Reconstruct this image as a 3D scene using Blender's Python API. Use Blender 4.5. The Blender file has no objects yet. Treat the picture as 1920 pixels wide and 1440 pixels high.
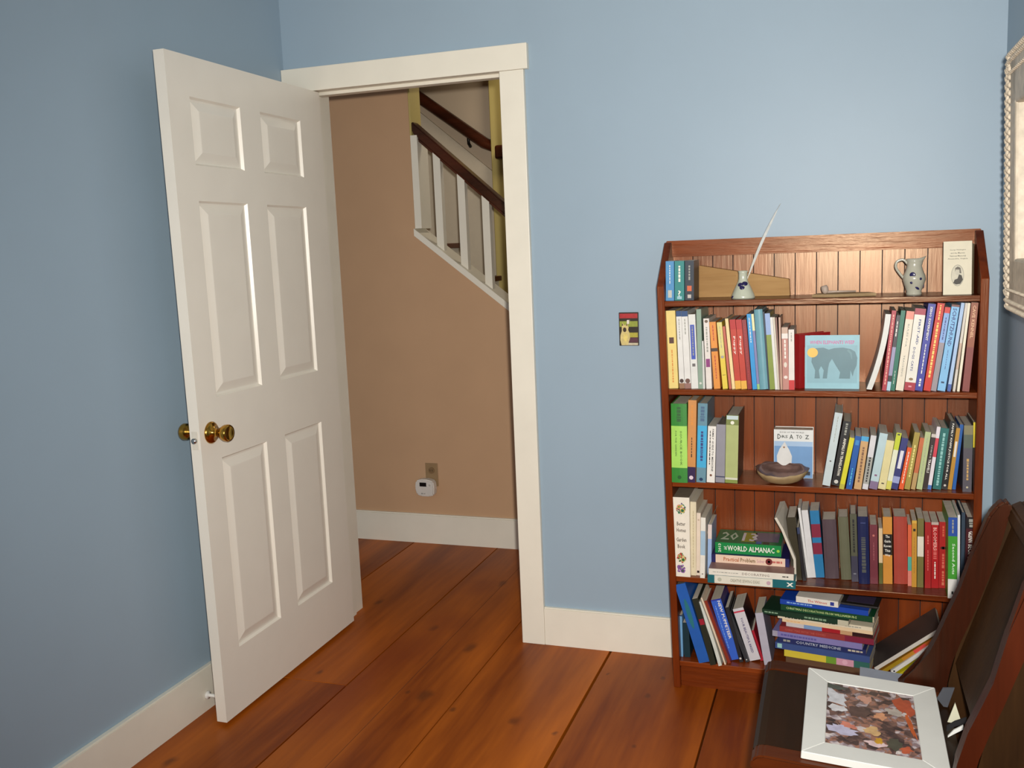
import bpy, bmesh, math, random
import numpy as np
from mathutils import Vector, Matrix
random.seed(7)
PI = math.pi
S = bpy.context.scene
COL = S.collection

# ------------------------------------------------------------------ camera
CAM = np.array([1.12226, -3.19783, 1.46261]); YAW, PIT, ROL, FPX = 0.33937, -0.14503, -0.04145, 1792.4
_f = np.array([-math.sin(YAW)*math.cos(PIT), math.cos(YAW)*math.cos(PIT), math.sin(PIT)])
_r = np.array([math.cos(YAW), math.sin(YAW), 0.0]); _u = np.cross(_r, _f)
_c, _s = math.cos(ROL), math.sin(ROL)
_r, _u = _c*_r+_s*_u, -_s*_r+_c*_u
cam = bpy.data.cameras.new('camera'); cam.sensor_width = 36; cam.sensor_fit = 'HORIZONTAL'
cam.lens = FPX/1920*36; cam.clip_start = 0.05
co = bpy.data.objects.new('camera', cam); COL.objects.link(co); S.camera = co
co.matrix_world = Matrix(((_r[0], _u[0], -_f[0], CAM[0]), (_r[1], _u[1], -_f[1], CAM[1]), (_r[2], _u[2], -_f[2], CAM[2]), (0, 0, 0, 1)))

def at(px, py, ax, val):
    """the point where the photo pixel's sight line meets the plane axis = val"""
    v = _f+_r*(px-960)/FPX-_u*(py-720)/FPX
    return CAM+v*(val-CAM[ax])/v[ax]

# ------------------------------------------------------------------ world, lights, exposure
w = bpy.data.worlds.new('world'); S.world = w; w.use_nodes = True
w.node_tree.nodes['Background'].inputs[0].default_value = (0.85, 0.92, 1.0, 1)
w.node_tree.nodes['Background'].inputs[1].default_value = 0.35
def area(name, loc, tgt, size, power, col=(1, 1, 1)):
    l = bpy.data.lights.new(name, 'AREA'); l.shape = 'DISK'; l.size = size; l.energy = power; l.color = col
    o = bpy.data.objects.new(name, l); COL.objects.link(o); o.location = loc
    o.rotation_euler = (Vector(tgt)-Vector(loc)).to_track_quat('-Z', 'Y').to_euler(); return o
l = bpy.data.lights.new('flash', 'SPOT'); l.energy = 345; l.color = (1.0, 0.955, 0.89); l.shadow_soft_size = .025; l.spot_size = math.radians(106); l.spot_blend = 1.0
o = bpy.data.objects.new('flash', l); COL.objects.link(o); o.location = (1.175, -3.2, 1.53)
o.rotation_euler = (Vector((0.6, 0, 1.12))-Vector(o.location)).to_track_quat('-Z', 'Y').to_euler()
area('room_daylight', (0.35, -4.3, 1.75), (0.3, 0, 1.2), 1.3, 12, (0.88, 0.93, 1.0))  # soft fill added behind the camera to lift the shadows; no window there
area('stair_lamp', (-0.35, 1.5, 2.5), (-0.6, 1.6, 0), 0.25, 3.2, (1.0, 0.88, 0.7))  # added unseen light to brighten the stairwell, not a real fitting
S.view_settings.view_transform = 'Standard'; S.view_settings.look = 'None'
S.view_settings.exposure = 0.0; S.view_settings.gamma = 1; S.view_settings.use_curve_mapping = False

# ------------------------------------------------------------------ materials
def lin(c):
    return tuple((v/255/12.92 if v/255 <= .04045 else ((v/255+.055)/1.055)**2.4) for v in c)+(1,)
_m = {}
def mat(col, rough=.5, var=.06, scale=30, bump=0.0, metal=0.0, spec=.5, stretch=None, name='paint', coat=0.0):
    key = (col, rough, var, scale, bump, metal, spec, stretch, coat)
    if key in _m: return _m[key]
    m = bpy.data.materials.new(name); m.use_nodes = True; nt = m.node_tree; N = nt.nodes; L = nt.links
    b = N['Principled BSDF']; b.inputs['Roughness'].default_value = rough; b.inputs['Metallic'].default_value = metal
    b.inputs['Specular IOR Level'].default_value = spec; b.inputs['Coat Weight'].default_value = coat; b.inputs['Coat Roughness'].default_value = .2
    tc = N.new('ShaderNodeTexCoord'); mp = N.new('ShaderNodeMapping'); L.new(tc.outputs['Object'], mp.inputs[0])
    mp.inputs['Scale'].default_value = stretch or (1, 1, 1)
    n = N.new('ShaderNodeTexNoise'); n.inputs['Scale'].default_value = scale; n.inputs['Detail'].default_value = 5; L.new(mp.outputs[0], n.inputs[0])
    r = N.new('ShaderNodeMapRange'); r.inputs[1].default_value = .25; r.inputs[2].default_value = .75; r.inputs[3].default_value = 1-var; r.inputs[4].default_value = 1+var
    L.new(n.outputs[0], r.inputs[0])
    mx = N.new('ShaderNodeVectorMath'); mx.operation = 'SCALE'; mx.inputs[0].default_value = lin(col)[:3]; L.new(r.outputs[0], mx.inputs['Scale'])
    L.new(mx.outputs[0], b.inputs['Base Color'])
    if bump:
        bp = N.new('ShaderNodeBump'); bp.inputs['Strength'].default_value = bump; bp.inputs['Distance'].default_value = .003
        L.new(n.outputs[0], bp.inputs['Height']); L.new(bp.outputs[0], b.inputs['Normal'])
    _m[key] = m; return m

def wood(name, dark, light, axis=2, scale=6, rough=.35, bump=.25, rnd=.25, spec=.5, coat=0.0, blend=None, knots=0.0):
    """stained wood, grain running along one axis, each object with a tone of its own"""
    m = bpy.data.materials.new(name); m.use_nodes = True; nt = m.node_tree; N = nt.nodes; L = nt.links
    b = N['Principled BSDF']; b.inputs['Roughness'].default_value = rough; b.inputs['Specular IOR Level'].default_value = spec
    b.inputs['Specular Tint'].default_value = (1.0, .74, .5, 1); b.inputs['Coat Weight'].default_value = coat; b.inputs['Coat Roughness'].default_value = .25
    tc = N.new('ShaderNodeTexCoord'); oi = N.new('ShaderNodeObjectInfo')
    ad = N.new('ShaderNodeVectorMath'); ad.operation = 'MULTIPLY_ADD'; L.new(oi.outputs['Random'], ad.inputs[0]); ad.inputs[1].default_value = (7, 5, 9); L.new(tc.outputs['Object'], ad.inputs[2])
    mp = N.new('ShaderNodeMapping'); sc = [1.0]*3; sc[axis] = .08; mp.inputs['Scale'].default_value = sc; L.new(ad.outputs[0], mp.inputs[0])
    n1 = N.new('ShaderNodeTexNoise'); n1.inputs['Scale'].default_value = scale; n1.inputs['Detail'].default_value = 6; n1.inputs['Distortion'].default_value = .8; L.new(mp.outputs[0], n1.inputs[0])
    n2 = N.new('ShaderNodeTexNoise'); n2.inputs['Scale'].default_value = scale*14; n2.inputs['Detail'].default_value = 4; L.new(mp.outputs[0], n2.inputs[0])
    a = N.new('ShaderNodeMath'); a.operation = 'MULTIPLY_ADD'; L.new(n2.outputs[0], a.inputs[0]); a.inputs[1].default_value = .45
    a2 = N.new('ShaderNodeMath'); a2.operation = 'MULTIPLY_ADD'; L.new(n1.outputs[0], a2.inputs[0]); a2.inputs[1].default_value = 2.0; a2.inputs[2].default_value = -.75; L.new(a2.outputs[0], a.inputs[2])
    rr = N.new('ShaderNodeMath'); rr.operation = 'MULTIPLY_ADD'; L.new(oi.outputs['Random'], rr.inputs[0]); rr.inputs[1].default_value = rnd; rr.inputs[2].default_value = -rnd/2-.1
    a3 = N.new('ShaderNodeMath'); a3.operation = 'ADD'; a3.use_clamp = True; L.new(a.outputs[0], a3.inputs[0]); L.new(rr.outputs[0], a3.inputs[1])
    mx = N.new('ShaderNodeMix'); mx.data_type = 'RGBA'; mx.inputs[6].default_value = lin(dark); mx.inputs[7].default_value = lin(light); L.new(a3.outputs[0], mx.inputs[0])
    out = mx.outputs[2]
    if knots:
        mp2 = N.new('ShaderNodeMapping'); s2 = [1.0]*3; s2[axis] = .45; mp2.inputs['Scale'].default_value = s2; L.new(ad.outputs[0], mp2.inputs[0])
        v = N.new('ShaderNodeTexVoronoi'); v.inputs['Scale'].default_value = knots; L.new(mp2.outputs[0], v.inputs[0])
        k = N.new('ShaderNodeMapRange'); k.inputs[1].default_value = .03; k.inputs[2].default_value = .1; k.inputs[3].default_value = .75; k.inputs[4].default_value = 0; L.new(v.outputs['Distance'], k.inputs[0])
        m2 = N.new('ShaderNodeMix'); m2.data_type = 'RGBA'; L.new(k.outputs[0], m2.inputs[0]); L.new(out, m2.inputs[6]); m2.inputs[7].default_value = lin((60, 28, 12)); out = m2.outputs[2]
    L.new(out, b.inputs['Base Color'])
    bp = N.new('ShaderNodeBump'); bp.inputs['Strength'].default_value = bump; bp.inputs['Distance'].default_value = .002
    L.new(n2.outputs[0], bp.inputs['Height']); L.new(bp.outputs[0], b.inputs['Normal'])
    return m

M_BLUE = mat((152, 172, 187), .47, .025, 3, 0, name='blue_wall_paint', spec=.45)
M_TRIM = mat((234, 228, 212), .38, .03, 9, .05, name='cream_trim_paint')
M_DOOR = mat((236, 229, 215), .33, .02, 9, .04, name='door_paint')
M_HALL = mat((196, 158, 122), .7, .03, 5, .1, name='hall_wall_paint')
M_STAIR = mat((190, 172, 148), .7, .03, 5, .05, name='stair_wall_paint')
M_YEL = mat((190, 172, 104), .6, .03, 5, .03, name='yellow_trim_paint')
M_CEIL = mat((225, 222, 214), .8, .02, 5, .05, name='ceiling_paint')
M_CASE = wood('bookcase_oak', (66, 20, 4), (134, 56, 16), 2, 9, .36, .35, .2, .3)
M_CASEX = wood('bookcase_oak_rail', (68, 22, 5), (150, 66, 20), 0, 9, .3, .5, .1, .4)
M_BEAD = wood('beadboard_pine', (78, 24, 4), (140, 60, 14), 2, 7, .33, .22, .4, .8)
M_SEAT = wood('dark_seat_wood', (16, 7, 2), (50, 26, 9), 1, 6, .45, .3, .1, .2)
M_CLEAT = wood('red_brown_wood', (56, 20, 5), (112, 50, 14), 0, 6, .42, .3, .1, .25)
M_POST = wood('red_post_wood', (28, 7, 2), (70, 24, 7), 2, 6, .38, .3, .1, .3)
M_PANEL = wood('dark_panel_wood', (26, 14, 5), (62, 38, 17), 2, 6, .5, .3, .1, .2)
M_RAIL = wood('handrail_wood', (44, 18, 10), (92, 42, 24), 0, 8, .3, .2, .1, .5)
M_TREAD = wood('tread_wood', (66, 30, 16), (110, 56, 30), 1, 8, .4, .2, .1, .5)
M_BRASS = mat((188, 142, 60), .17, .05, 20, 0, 1.0, name='brass')
M_STEEL = mat((190, 190, 188), .25, .03, 20, 0, 1.0, name='steel')
M_PAGE = mat((206, 196, 176), .8, .16, 60, 0, stretch=(1, .02, .02), name='page_edges')
M_GREYP = mat((212, 203, 186), .85, .2, 60, 0, stretch=(1, .02, .02), name='aged_page_edges')

def floor_mat():
    m = wood('wide_pine_boards', (116, 48, 5), (206, 110, 24), 1, 3.6, .42, .1, .2, .25, 0)
    nt = m.node_tree; N = nt.nodes; L = nt.links; b = N['Principled BSDF']
    out = b.inputs['Base Color'].links[0].from_socket
    g = N.new('ShaderNodeNewGeometry'); nz = N.new('ShaderNodeTexNoise'); nz.inputs['Scale'].default_value = 9; nz.inputs['Detail'].default_value = 3
    L.new(g.outputs['Position'], nz.inputs[0])
    wv = N.new('ShaderNodeVectorMath'); wv.operation = 'MULTIPLY_ADD'; L.new(nz.outputs['Color'], wv.inputs[0]); wv.inputs[1].default_value = (.06, .06, 0); L.new(g.outputs['Position'], wv.inputs[2])
    K = [(968, 1352, .022, 1), (795, 1305, .026, 1.3), (768, 1298, .012, 1), (850, 1330, .014, 1), (942, 1094, .018, 1.6), (880, 1215, .022, 1.6), (812, 1178, .018, 1.4),
         (322, 1428, .02, 1.1), (1212, 1303, .014, 1), (1188, 1400, .01, 1), (1240, 1275, .009, 1), (1143, 1262, .008, 1), (1038, 1376, .01, 1), (602, 1260, .014, 1.2), (708, 1130, .02, 1.4)]
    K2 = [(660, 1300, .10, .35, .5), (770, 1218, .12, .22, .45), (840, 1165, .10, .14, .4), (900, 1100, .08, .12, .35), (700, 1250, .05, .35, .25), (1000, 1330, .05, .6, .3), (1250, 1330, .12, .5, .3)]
    for i, k in enumerate(K+K2):
        p = at(k[0], k[1], 2, 0)
        sb = N.new('ShaderNodeVectorMath'); sb.operation = 'SUBTRACT'; L.new(wv.outputs[0], sb.inputs[0]); sb.inputs[1].default_value = (p[0]+.03, p[1]+.03, 0)
        ml = N.new('ShaderNodeVectorMath'); ml.operation = 'MULTIPLY'; L.new(sb.outputs[0], ml.inputs[0])
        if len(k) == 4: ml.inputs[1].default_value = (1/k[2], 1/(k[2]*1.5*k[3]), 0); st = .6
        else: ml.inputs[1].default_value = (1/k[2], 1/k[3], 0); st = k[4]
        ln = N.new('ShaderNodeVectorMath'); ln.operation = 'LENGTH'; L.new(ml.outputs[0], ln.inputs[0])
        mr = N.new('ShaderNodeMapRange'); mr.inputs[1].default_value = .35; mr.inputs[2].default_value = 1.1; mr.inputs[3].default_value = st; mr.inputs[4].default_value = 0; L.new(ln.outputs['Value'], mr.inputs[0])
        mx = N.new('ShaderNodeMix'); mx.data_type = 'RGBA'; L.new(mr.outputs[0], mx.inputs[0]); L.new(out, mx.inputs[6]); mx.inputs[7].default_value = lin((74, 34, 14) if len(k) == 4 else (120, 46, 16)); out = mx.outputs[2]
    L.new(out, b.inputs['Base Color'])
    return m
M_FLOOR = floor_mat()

# ------------------------------------------------------------------ mesh helpers
def mesh_obj(name, bm, m, parent=None, smooth=False, loc=None):
    bmesh.ops.recalc_face_normals(bm, faces=bm.faces)
    me = bpy.data.meshes.new(name); bm.to_mesh(me); bm.free()
    for x in (m if isinstance(m, (list, tuple)) else [m]): me.materials.append(x)
    if smooth:
        for p in me.polygons: p.use_smooth = True
    o = bpy.data.objects.new(name, me); COL.objects.link(o)
    if parent is not None: o.parent = parent
    if loc is not None: o.location = loc
    return o
def box(bm, x0, x1, y0, y1, z0, z1, bev=0.0, mi=0, mtx=None):
    r = bmesh.ops.create_cube(bm, size=1)['verts']
    for v in r:
        v.co = Vector((x0+(v.co.x+.5)*(x1-x0), y0+(v.co.y+.5)*(y1-y0), z0+(v.co.z+.5)*(z1-z0)))
    fs = set(f for v in r for f in v.link_faces)
    for f in fs: f.material_index = mi
    if bev:
        e = list(set(e for v in r for e in v.link_edges))
        q = bmesh.ops.bevel(bm, geom=e, offset=bev, segments=2, affect='EDGES', profile=.5)
        r = list(set(v for f in q['faces'] for v in f.verts)|set(v for v in r if v.is_valid))
    if mtx is not None: bmesh.ops.transform(bm, matrix=mtx, verts=[v for v in r if v.is_valid])
    return bm
def B(x0, x1, y0, y1, z0, z1, bev=0.0):
    return box(bmesh.new(), x0, x1, y0, y1, z0, z1, bev)
def prism(pts, a0, a1, ax=1, bm=None, bev=0.0):
    """polygon pts in the plane normal to axis ax, extruded from a0 to a1"""
    bm = bm or bmesh.new()
    def P(p, a):
        return (a, p[0], p[1]) if ax == 0 else ((p[0], a, p[1]) if ax == 1 else (p[0], p[1], a))
    lo = [bm.verts.new(P(p, a0)) for p in pts]; hi = [bm.verts.new(P(p, a1)) for p in pts]
    f = [bm.faces.new(lo), bm.faces.new(hi[::-1])]
    n = len(pts)
    for i in range(n): bm.faces.new((lo[i], hi[i], hi[(i+1) % n], lo[(i+1) % n]))
    if bev:
        e = [e for e in bm.edges if e.verts[0] in lo+hi]
        bmesh.ops.bevel(bm, geom=e, offset=bev, segments=2, affect='EDGES')
    return bm
def lathe(prof, seg=32, bm=None, loc=(0, 0, 0), axis='z'):
    bm = bm or bmesh.new(); rings = []
    for r, z in prof:
        ring = []
        for i in range(seg):
            a = 2*PI*i/seg; p = Vector((r*math.cos(a), r*math.sin(a), z))
            if axis == 'x': p = Vector((z, p.x, p.y))
            if axis == 'y': p = Vector((p.x, z, p.y))
            ring.append(bm.verts.new(p+Vector(loc)))
        rings.append(ring)
    for a, b in zip(rings, rings[1:]):
        for i in range(seg): bm.faces.new((a[i], a[(i+1) % seg], b[(i+1) % seg], b[i]))
    bm.faces.new(rings[0][::-1]); bm.faces.new(rings[-1])
    return bm
def tube(pts, r, seg=8, bm=None, radii=None):
    bm = bm or bmesh.new(); rings = []; pts = [Vector(p) for p in pts]
    for i, p in enumerate(pts):
        t = (pts[min(i+1, len(pts)-1)]-pts[max(i-1, 0)]).normalized()
        a = t.orthogonal().normalized() if not rings else (pa-t*pa.dot(t)).normalized()
        pa = a; b = t.cross(a); rr = radii[i] if radii else r
        rings.append([bm.verts.new(p+(a*math.cos(2*PI*k/seg)+b*math.sin(2*PI*k/seg))*rr) for k in range(seg)])
    for a, b in zip(rings, rings[1:]):
        for i in range(seg): bm.faces.new((a[i], a[(i+1) % seg], b[(i+1) % seg], b[i]))
    bm.faces.new(rings[0][::-1]); bm.faces.new(rings[-1])
    return bm
def tag(o, label=None, cat=None, group=None, kind=None):
    if label: o['label'] = label
    if cat: o['category'] = cat
    if group: o['group'] = group
    if kind: o['kind'] = kind
    return o
def struct(name, bm, m, parent=None):
    o = mesh_obj(name, bm, m, parent)
    if parent is None: o['kind'] = 'structure'
    return o
def empty(name, loc=(0, 0, 0), rz=0.0, kind=None):
    o = bpy.data.objects.new(name, None); COL.objects.link(o); o.location = loc; o.rotation_euler = (0, 0, rz); o.empty_display_size = .05
    if kind: o['kind'] = kind
    return o
def flat(name, pts, m, parent, y=0.0, mapf=None, th=.0004):
    """flat print: a thin polygon just proud of the surface behind it (local xz, facing -y)"""
    bm = bmesh.new(); mf = mapf or (lambda u, v, d: (u, y-d, v))
    vs = [bm.verts.new(mf(p[0], p[1], th)) for p in pts]; bm.faces.new(vs)
    me = bpy.data.meshes.new(name); bm.to_mesh(me); bm.free(); me.materials.append(m)
    o = bpy.data.objects.new(name, me); COL.objects.link(o); o.parent = parent
    return o
def ell(cx, cy, rx, ry, n=20, rot=0.0):
    return [(cx+rx*math.cos(a)*math.cos(rot)-ry*math.sin(a)*math.sin(rot), cy+rx*math.cos(a)*math.sin(rot)+ry*math.sin(a)*math.cos(rot)) for a in [2*PI*i/n for i in range(n)]]
def R(x0, x1, z0, z1): return [(x0, z0), (x1, z0), (x1, z1), (x0, z1)]

def lettering(s, length, height, m, parent, mapf, name='lettering', bold=0.0, keep=True):
    """words set in flat letters, fitted into length x height; mapf(u, v) -> local point"""
    cu = bpy.data.curves.new(name, 'FONT'); cu.body = s; cu.resolution_u = 1; cu.offset = bold or .018; cu.align_x = 'CENTER'
    t = bpy.data.objects.new(name, cu); COL.objects.link(t)
    me = bpy.data.meshes.new_from_object(t); bpy.data.objects.remove(t); bpy.data.curves.remove(cu)
    n = len(me.vertices); a = np.empty(n*3); me.vertices.foreach_get('co', a); a = a.reshape(-1, 3)
    mn, mx = a.min(0), a.max(0); c = (mn+mx)/2; sx = length/max(1e-6, mx[0]-mn[0]); sy = height/max(1e-6, mx[1]-mn[1])
    if keep and sx > sy*1.6: sx = sy*1.6
    out = np.array([mapf((p[0]-c[0])*sx, (p[1]-c[1])*sy) for p in a]).ravel()
    me.vertices.foreach_set('co', out); me.materials.clear(); me.materials.append(m); me.update(); me.name = name
    o = bpy.data.objects.new(name, me); COL.objects.link(o); o.parent = parent
    return o

# ================================================================== THE SETTING
XL, XR, YF, ZC = -0.8513, 1.5552, -4.6, 2.62
YH = 1.03          # hall wall
def wall_back():
    bm = bmesh.new()
    box(bm, XL-.12, -.775, 0, .15, 0, ZC); box(bm, .02, XR+.12, 0, .15, 0, ZC); box(bm, -.775, .02, 0, .15, 2.066, ZC)
    return bm
struct('wall_back', wall_back(), M_BLUE)
struct('wall_left', B(XL-.12, XL, YF, 0, 0, ZC), M_BLUE)
struct('wall_right', B(XR, XR+.12, YF, 0, 0, ZC), M_BLUE)
struct('wall_front', B(XL, XR, YF-.12, YF, 0, ZC), M_BLUE)
struct('ceiling', B(XL-1.6, XR+.12, YF-.12, 2.3, ZC, ZC+.08), M_CEIL)
# floor: subfloor with wide planks proud of it
fl = struct('floor', B(-2.6, XR+.12, YF-.12, 2.1, -.05, -.022), mat((38, 22, 12), .9, name='subfloor'))
xs = [-2.12, -1.72, -1.32, -.921, -.474, -.07, .333, .735, 1.14, 1.555]
gap = {.333: .0045, .735: .003, -.07: .0018, -.474: .0025, -.921: .003}
cuts = {-1.32: [-1.4], -.921: [-.497], -.474: [-2.3], -.07: [-1.9], .333: [-1.6], .735: [-2.6], 1.14: [-1.75]}
for i in range(len(xs)-1):
    a, b = xs[i]+gap.get(xs[i], .0015), xs[i+1]-gap.get(xs[i+1], .0015)
    ys = [YF]+cuts.get(xs[i], [])+[1.03 if i > 1 else 2.0]
    for y0, y1 in zip(ys, ys[1:]):
        p = B(a, b, y0+.001, y1-.001, -.024, 0, .0012)
        struct('plank', p, M_FLOOR, fl)
struct('plank', B(-.278, -.2765, -2.0, 1.02, -.001, .0002), mat((70, 32, 14), .8, name='crack'), fl)
# casing of the doorway, jambs, stops
t1 = empty('trim_1', kind='structure')
struct('head_casing', B(XL+.001, .102, -.023, 0, 2.046, 2.130, .002), M_TRIM, t1)
struct('side_casing', B(.0, .0866, -.02, 0, 0, 2.0455, .002), M_TRIM, t1)
struct('side_casing', B(XL+.001, -.761, -.02, 0, 0, 2.0455, .002), M_TRIM, t1)
struct('jamb', B(-.7749, -.757, -.004, .155, 0, 2.064), M_TRIM, t1)
struct('jamb', B(.004, .0199, -.004, .155, 0, 2.064), M_TRIM, t1)
struct('head_jamb', B(-.757, .004, -.004, .155, 2.050, 2.0655), M_TRIM, t1)
struct('door_stop_strip', B(-.757, .004, .045, .085, 2.038, 2.050, .001), M_TRIM, t1)
struct('door_stop_strip', B(-.757, -.747, .045, .085, .0, 2.038, .001), M_TRIM, t1)
# baseboards
def base(bm): return bm
struct('baseboard_back', box(box(bmesh.new(), .0872, XR-.018, -.016, 0, 0, .138, .0), .0872, XR-.018, -.013, 0, .138, .1427, .001), M_TRIM)
struct('baseboard_left', box(box(bmesh.new(), XL, XL+.018, YF, -.024, 0, .138), XL, XL+.015, YF, -.024, .138, .1427, .001), M_TRIM)
struct('baseboard_right', B(XR-.018, XR, YF, 0, 0, .1427, .002), M_TRIM)
# ---- hall
sl = -.79
def zl(x): return 1.509+sl*(x+.814)
hw = prism([(-2.6, 0), (1.2, 0), (1.2, zl(.9)-.1), (.9, zl(.9)), (-.83, zl(-.83)), (-.83, ZC), (-2.6, ZC)], YH, YH+.11, 1)
struct('wall_hall', hw, M_HALL)
struct('baseboard_hall', box(box(bmesh.new(), -2.6, 1.2, YH-.018, YH, 0, .143), -2.6, 1.2, YH-.014, YH, .143, .149, .001), M_TRIM)
struct('wall_stairwell', B(-3.0, 1.2, 1.95, 2.05, 0, ZC), M_STAIR)
struct('wall_hall_left', B(-2.7, -2.6, .15, 2.05, 0, ZC), M_HALL)
struct('wall_hall_right', B(1.2, 1.3, .15, 2.05, 0, ZC), M_HALL)
t2 = struct('trim_2', prism([(-.83, zl(-.83)), (.9, zl(.9)), (.9, zl(.9)+.034), (-.83, zl(-.83)+.034)], YH-.014, YH+.125, 1), M_TRIM)
struct('stairwell_post', B(-.8295, -.795, YH+.002, YH+.12, zl(-.83)+.034, 1.99), M_TRIM, t2)
struct('upper_jamb', B(-.8295, -.821, YH+.001, YH+.115, 1.99, ZC), M_YEL, t2)
z1, z2 = at(790, 212, 1, 1.94)[2], at(925, 322, 1, 1.94)[2]
xa, xb = at(790, 212, 1, 1.94)[0], at(925, 322, 1, 1.94)[0]
s2 = (z2-z1)/(xb-xa)
struct('trim_3', prism([(-2.4, z1+s2*(-2.4-xa)-.9), (.6, z1+s2*(.6-xa)-.9), (.6, z1+s2*(.6-xa)), (-2.4, z1+s2*(-2.4-xa))], 1.93, 1.9501, 1), mat((206, 194, 172), .6, .03, name='stringer_paint'))
p = at(926, 300, 1, 1.9); q = at(946, 300, 1, 1.9)
struct('trim_4', B(p[0], q[0]+.12, 1.86, 1.93, 0, ZC, .004), M_YEL)

# ---- six panel door
def door():
    a0 = Vector((-.7045, -.846)); a1 = Vector((-.703, -.862)); h0 = Vector((-.7106, -.004)); h1 = Vector((-.7115, .004))
    W, H, T = .83, 2.03, .036
    def mp(u, v, d):          # u from the free edge, v up, d depth behind the room face
        s, t = u/W, v/H
        p = (a0*(1-t)+a1*t)*(1-s)+(h0*(1-t)+h1*t)*s
        z = .012+v*(1+.0035*(1-s))
        return Vector((p.x-d, p.y, z))
    root = empty('door_1', (0, 0, 0), kind='structure')
    us = [0, .095, .337, .446, .688, W]; vs = [0, .21, .83, 1.02, 1.612, 1.716, 1.913, H]
    bm = bmesh.new()
    for side in (0, 1):
        for i in range(5):
            for j in range(7):
                if i in (1, 3) and j in (1, 3, 5): continue
                d = 0 if side == 0 else T
                c = [mp(us[i], vs[j], d), mp(us[i+1], vs[j], d), mp(us[i+1], vs[j+1], d), mp(us[i], vs[j+1], d)]
                bm.faces.new([bm.verts.new(x) for x in c])
    for (ua, va), (ub, vb) in (((0, 0), (W, 0)), ((W, 0), (W, H)), ((W, H), (0, H)), ((0, H), (0, 0))):
        bm.faces.new([bm.verts.new(x) for x in (mp(ua, va, 0), mp(ub, vb, 0), mp(ub, vb, T), mp(ua, va, T))])
    bmesh.ops.remove_doubles(bm, verts=bm.verts, dist=1e-5)
    leaf = mesh_obj('door_leaf', bm, M_DOOR, root)
    for i in (1, 3):
        for j in (1, 3, 5):
            bm = bmesh.new()
            for side in (0, 1):
                D = (lambda e: e) if side == 0 else (lambda e: T-e)
                prof = [(0, 0), (.006, .009), (.011, .0095), (.038, .0015), (.041, .0012)]
                loops = []
                for ins, e in prof:
                    loops.append([bm.verts.new(mp(u, v, D(e))) for u, v in ((us[i]+ins, vs[j]+ins), (us[i+1]-ins, vs[j]+ins), (us[i+1]-ins, vs[j+1]-ins), (us[i]+ins, vs[j+1]-ins))])
                for A, Bq in zip(loops, loops[1:]):
                    for k in range(4): bm.faces.new((A[k], A[(k+1) % 4], Bq[(k+1) % 4], Bq[k]))
                bm.faces.new(loops[-1])
            mesh_obj('door_panel', bm, M_DOOR, root)
    # knobs: rosette, neck and flared knob on both faces
    kp = mp(.054, .917, 0)
    def knob(sg, x0):
        bm = bmesh.new()
        prof = [(.0, 0), (.034, 0), (.034, .003), (.029, .008), (.014, .012), (.0125, .03), (.018, .036), (.0255, .05), (.0265, .062), (.024, .067), (.019, .065), (.0, .063)]
        lathe([(max(r, .0005), z*sg) for r, z in prof], 36, bm, (x0, kp.y, kp.z), 'x')
        return mesh_obj('door_knob', bm, M_BRASS, root, True)
    knob(1, kp.x); k2 = knob(-1, kp.x-T)
    e = mp(0, .902, T/2)
    bm = B(e.x-.011, e.x+.011, e.y-.0015, e.y+.004, e.z-.028, e.z+.028, .0008)
    mesh_obj('latch_plate', bm, mat((222, 214, 198), .35, name='latch_plate'), root)
    bm = lathe([(.0005, 0), (.0085, 0), (.0085, .009), (.0005, .011)], 16, None, (0, 0, 0), 'z')
    o = mesh_obj('latch_bolt', bm, M_STEEL, root, True); o.rotation_euler = (PI/2, 0, 0); o.location = (e.x, e.y, e.z)
    for v in (.25, 1.0, 1.78):
        hh = mp(W, v, T/2)
        mesh_obj('hinge', lathe([(.0005, 0), (.006, 0), (.006, .085), (.0005, .085)], 10, None, (hh.x-.02, hh.y+.004, hh.z-.04)), M_BRASS, root, True)
door()
# white door stop on left baseboard
ds = at(404, 1305, 0, XL+.05)
o = mesh_obj('door_stop', tube([(XL+.018, ds[1], ds[2]), (XL+.024, ds[1], ds[2]), (XL+.025, ds[1], ds[2]), (XL+.082, ds[1], ds[2]), (XL+.083, ds[1], ds[2]), (XL+.1, ds[1], ds[2])], .006, 12, None, [.014, .013, .006, .006, .010, .009]), mat((232, 230, 224), .4, name='white_plastic'), None, True)
tag(o, 'small white door stop sticking out of the left baseboard behind the open door', 'door stop')

# ---- stairs beyond the hall wall
def stairs():
    root = empty('staircase', (-.9, 1.54, 0)); tag(root, 'staircase with brown treads and white risers behind the hall wall opening', 'staircase')
    for k in range(-2, 6):
        zt = 1.482+.19*k; nx = -.955-.245*k
        o = mesh_obj('tread', B(nx-.27, nx+.012, YH+.12, 1.928, zt-.028, zt, .004), M_TREAD, root); o.location = (.9, -1.54, 0)
        o = mesh_obj('riser', B(nx-.02, nx-.004, YH+.12, 1.928, zt-.19, zt-.028), M_TRIM, root); o.location = (.9, -1.54, 0)
stairs()
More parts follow.
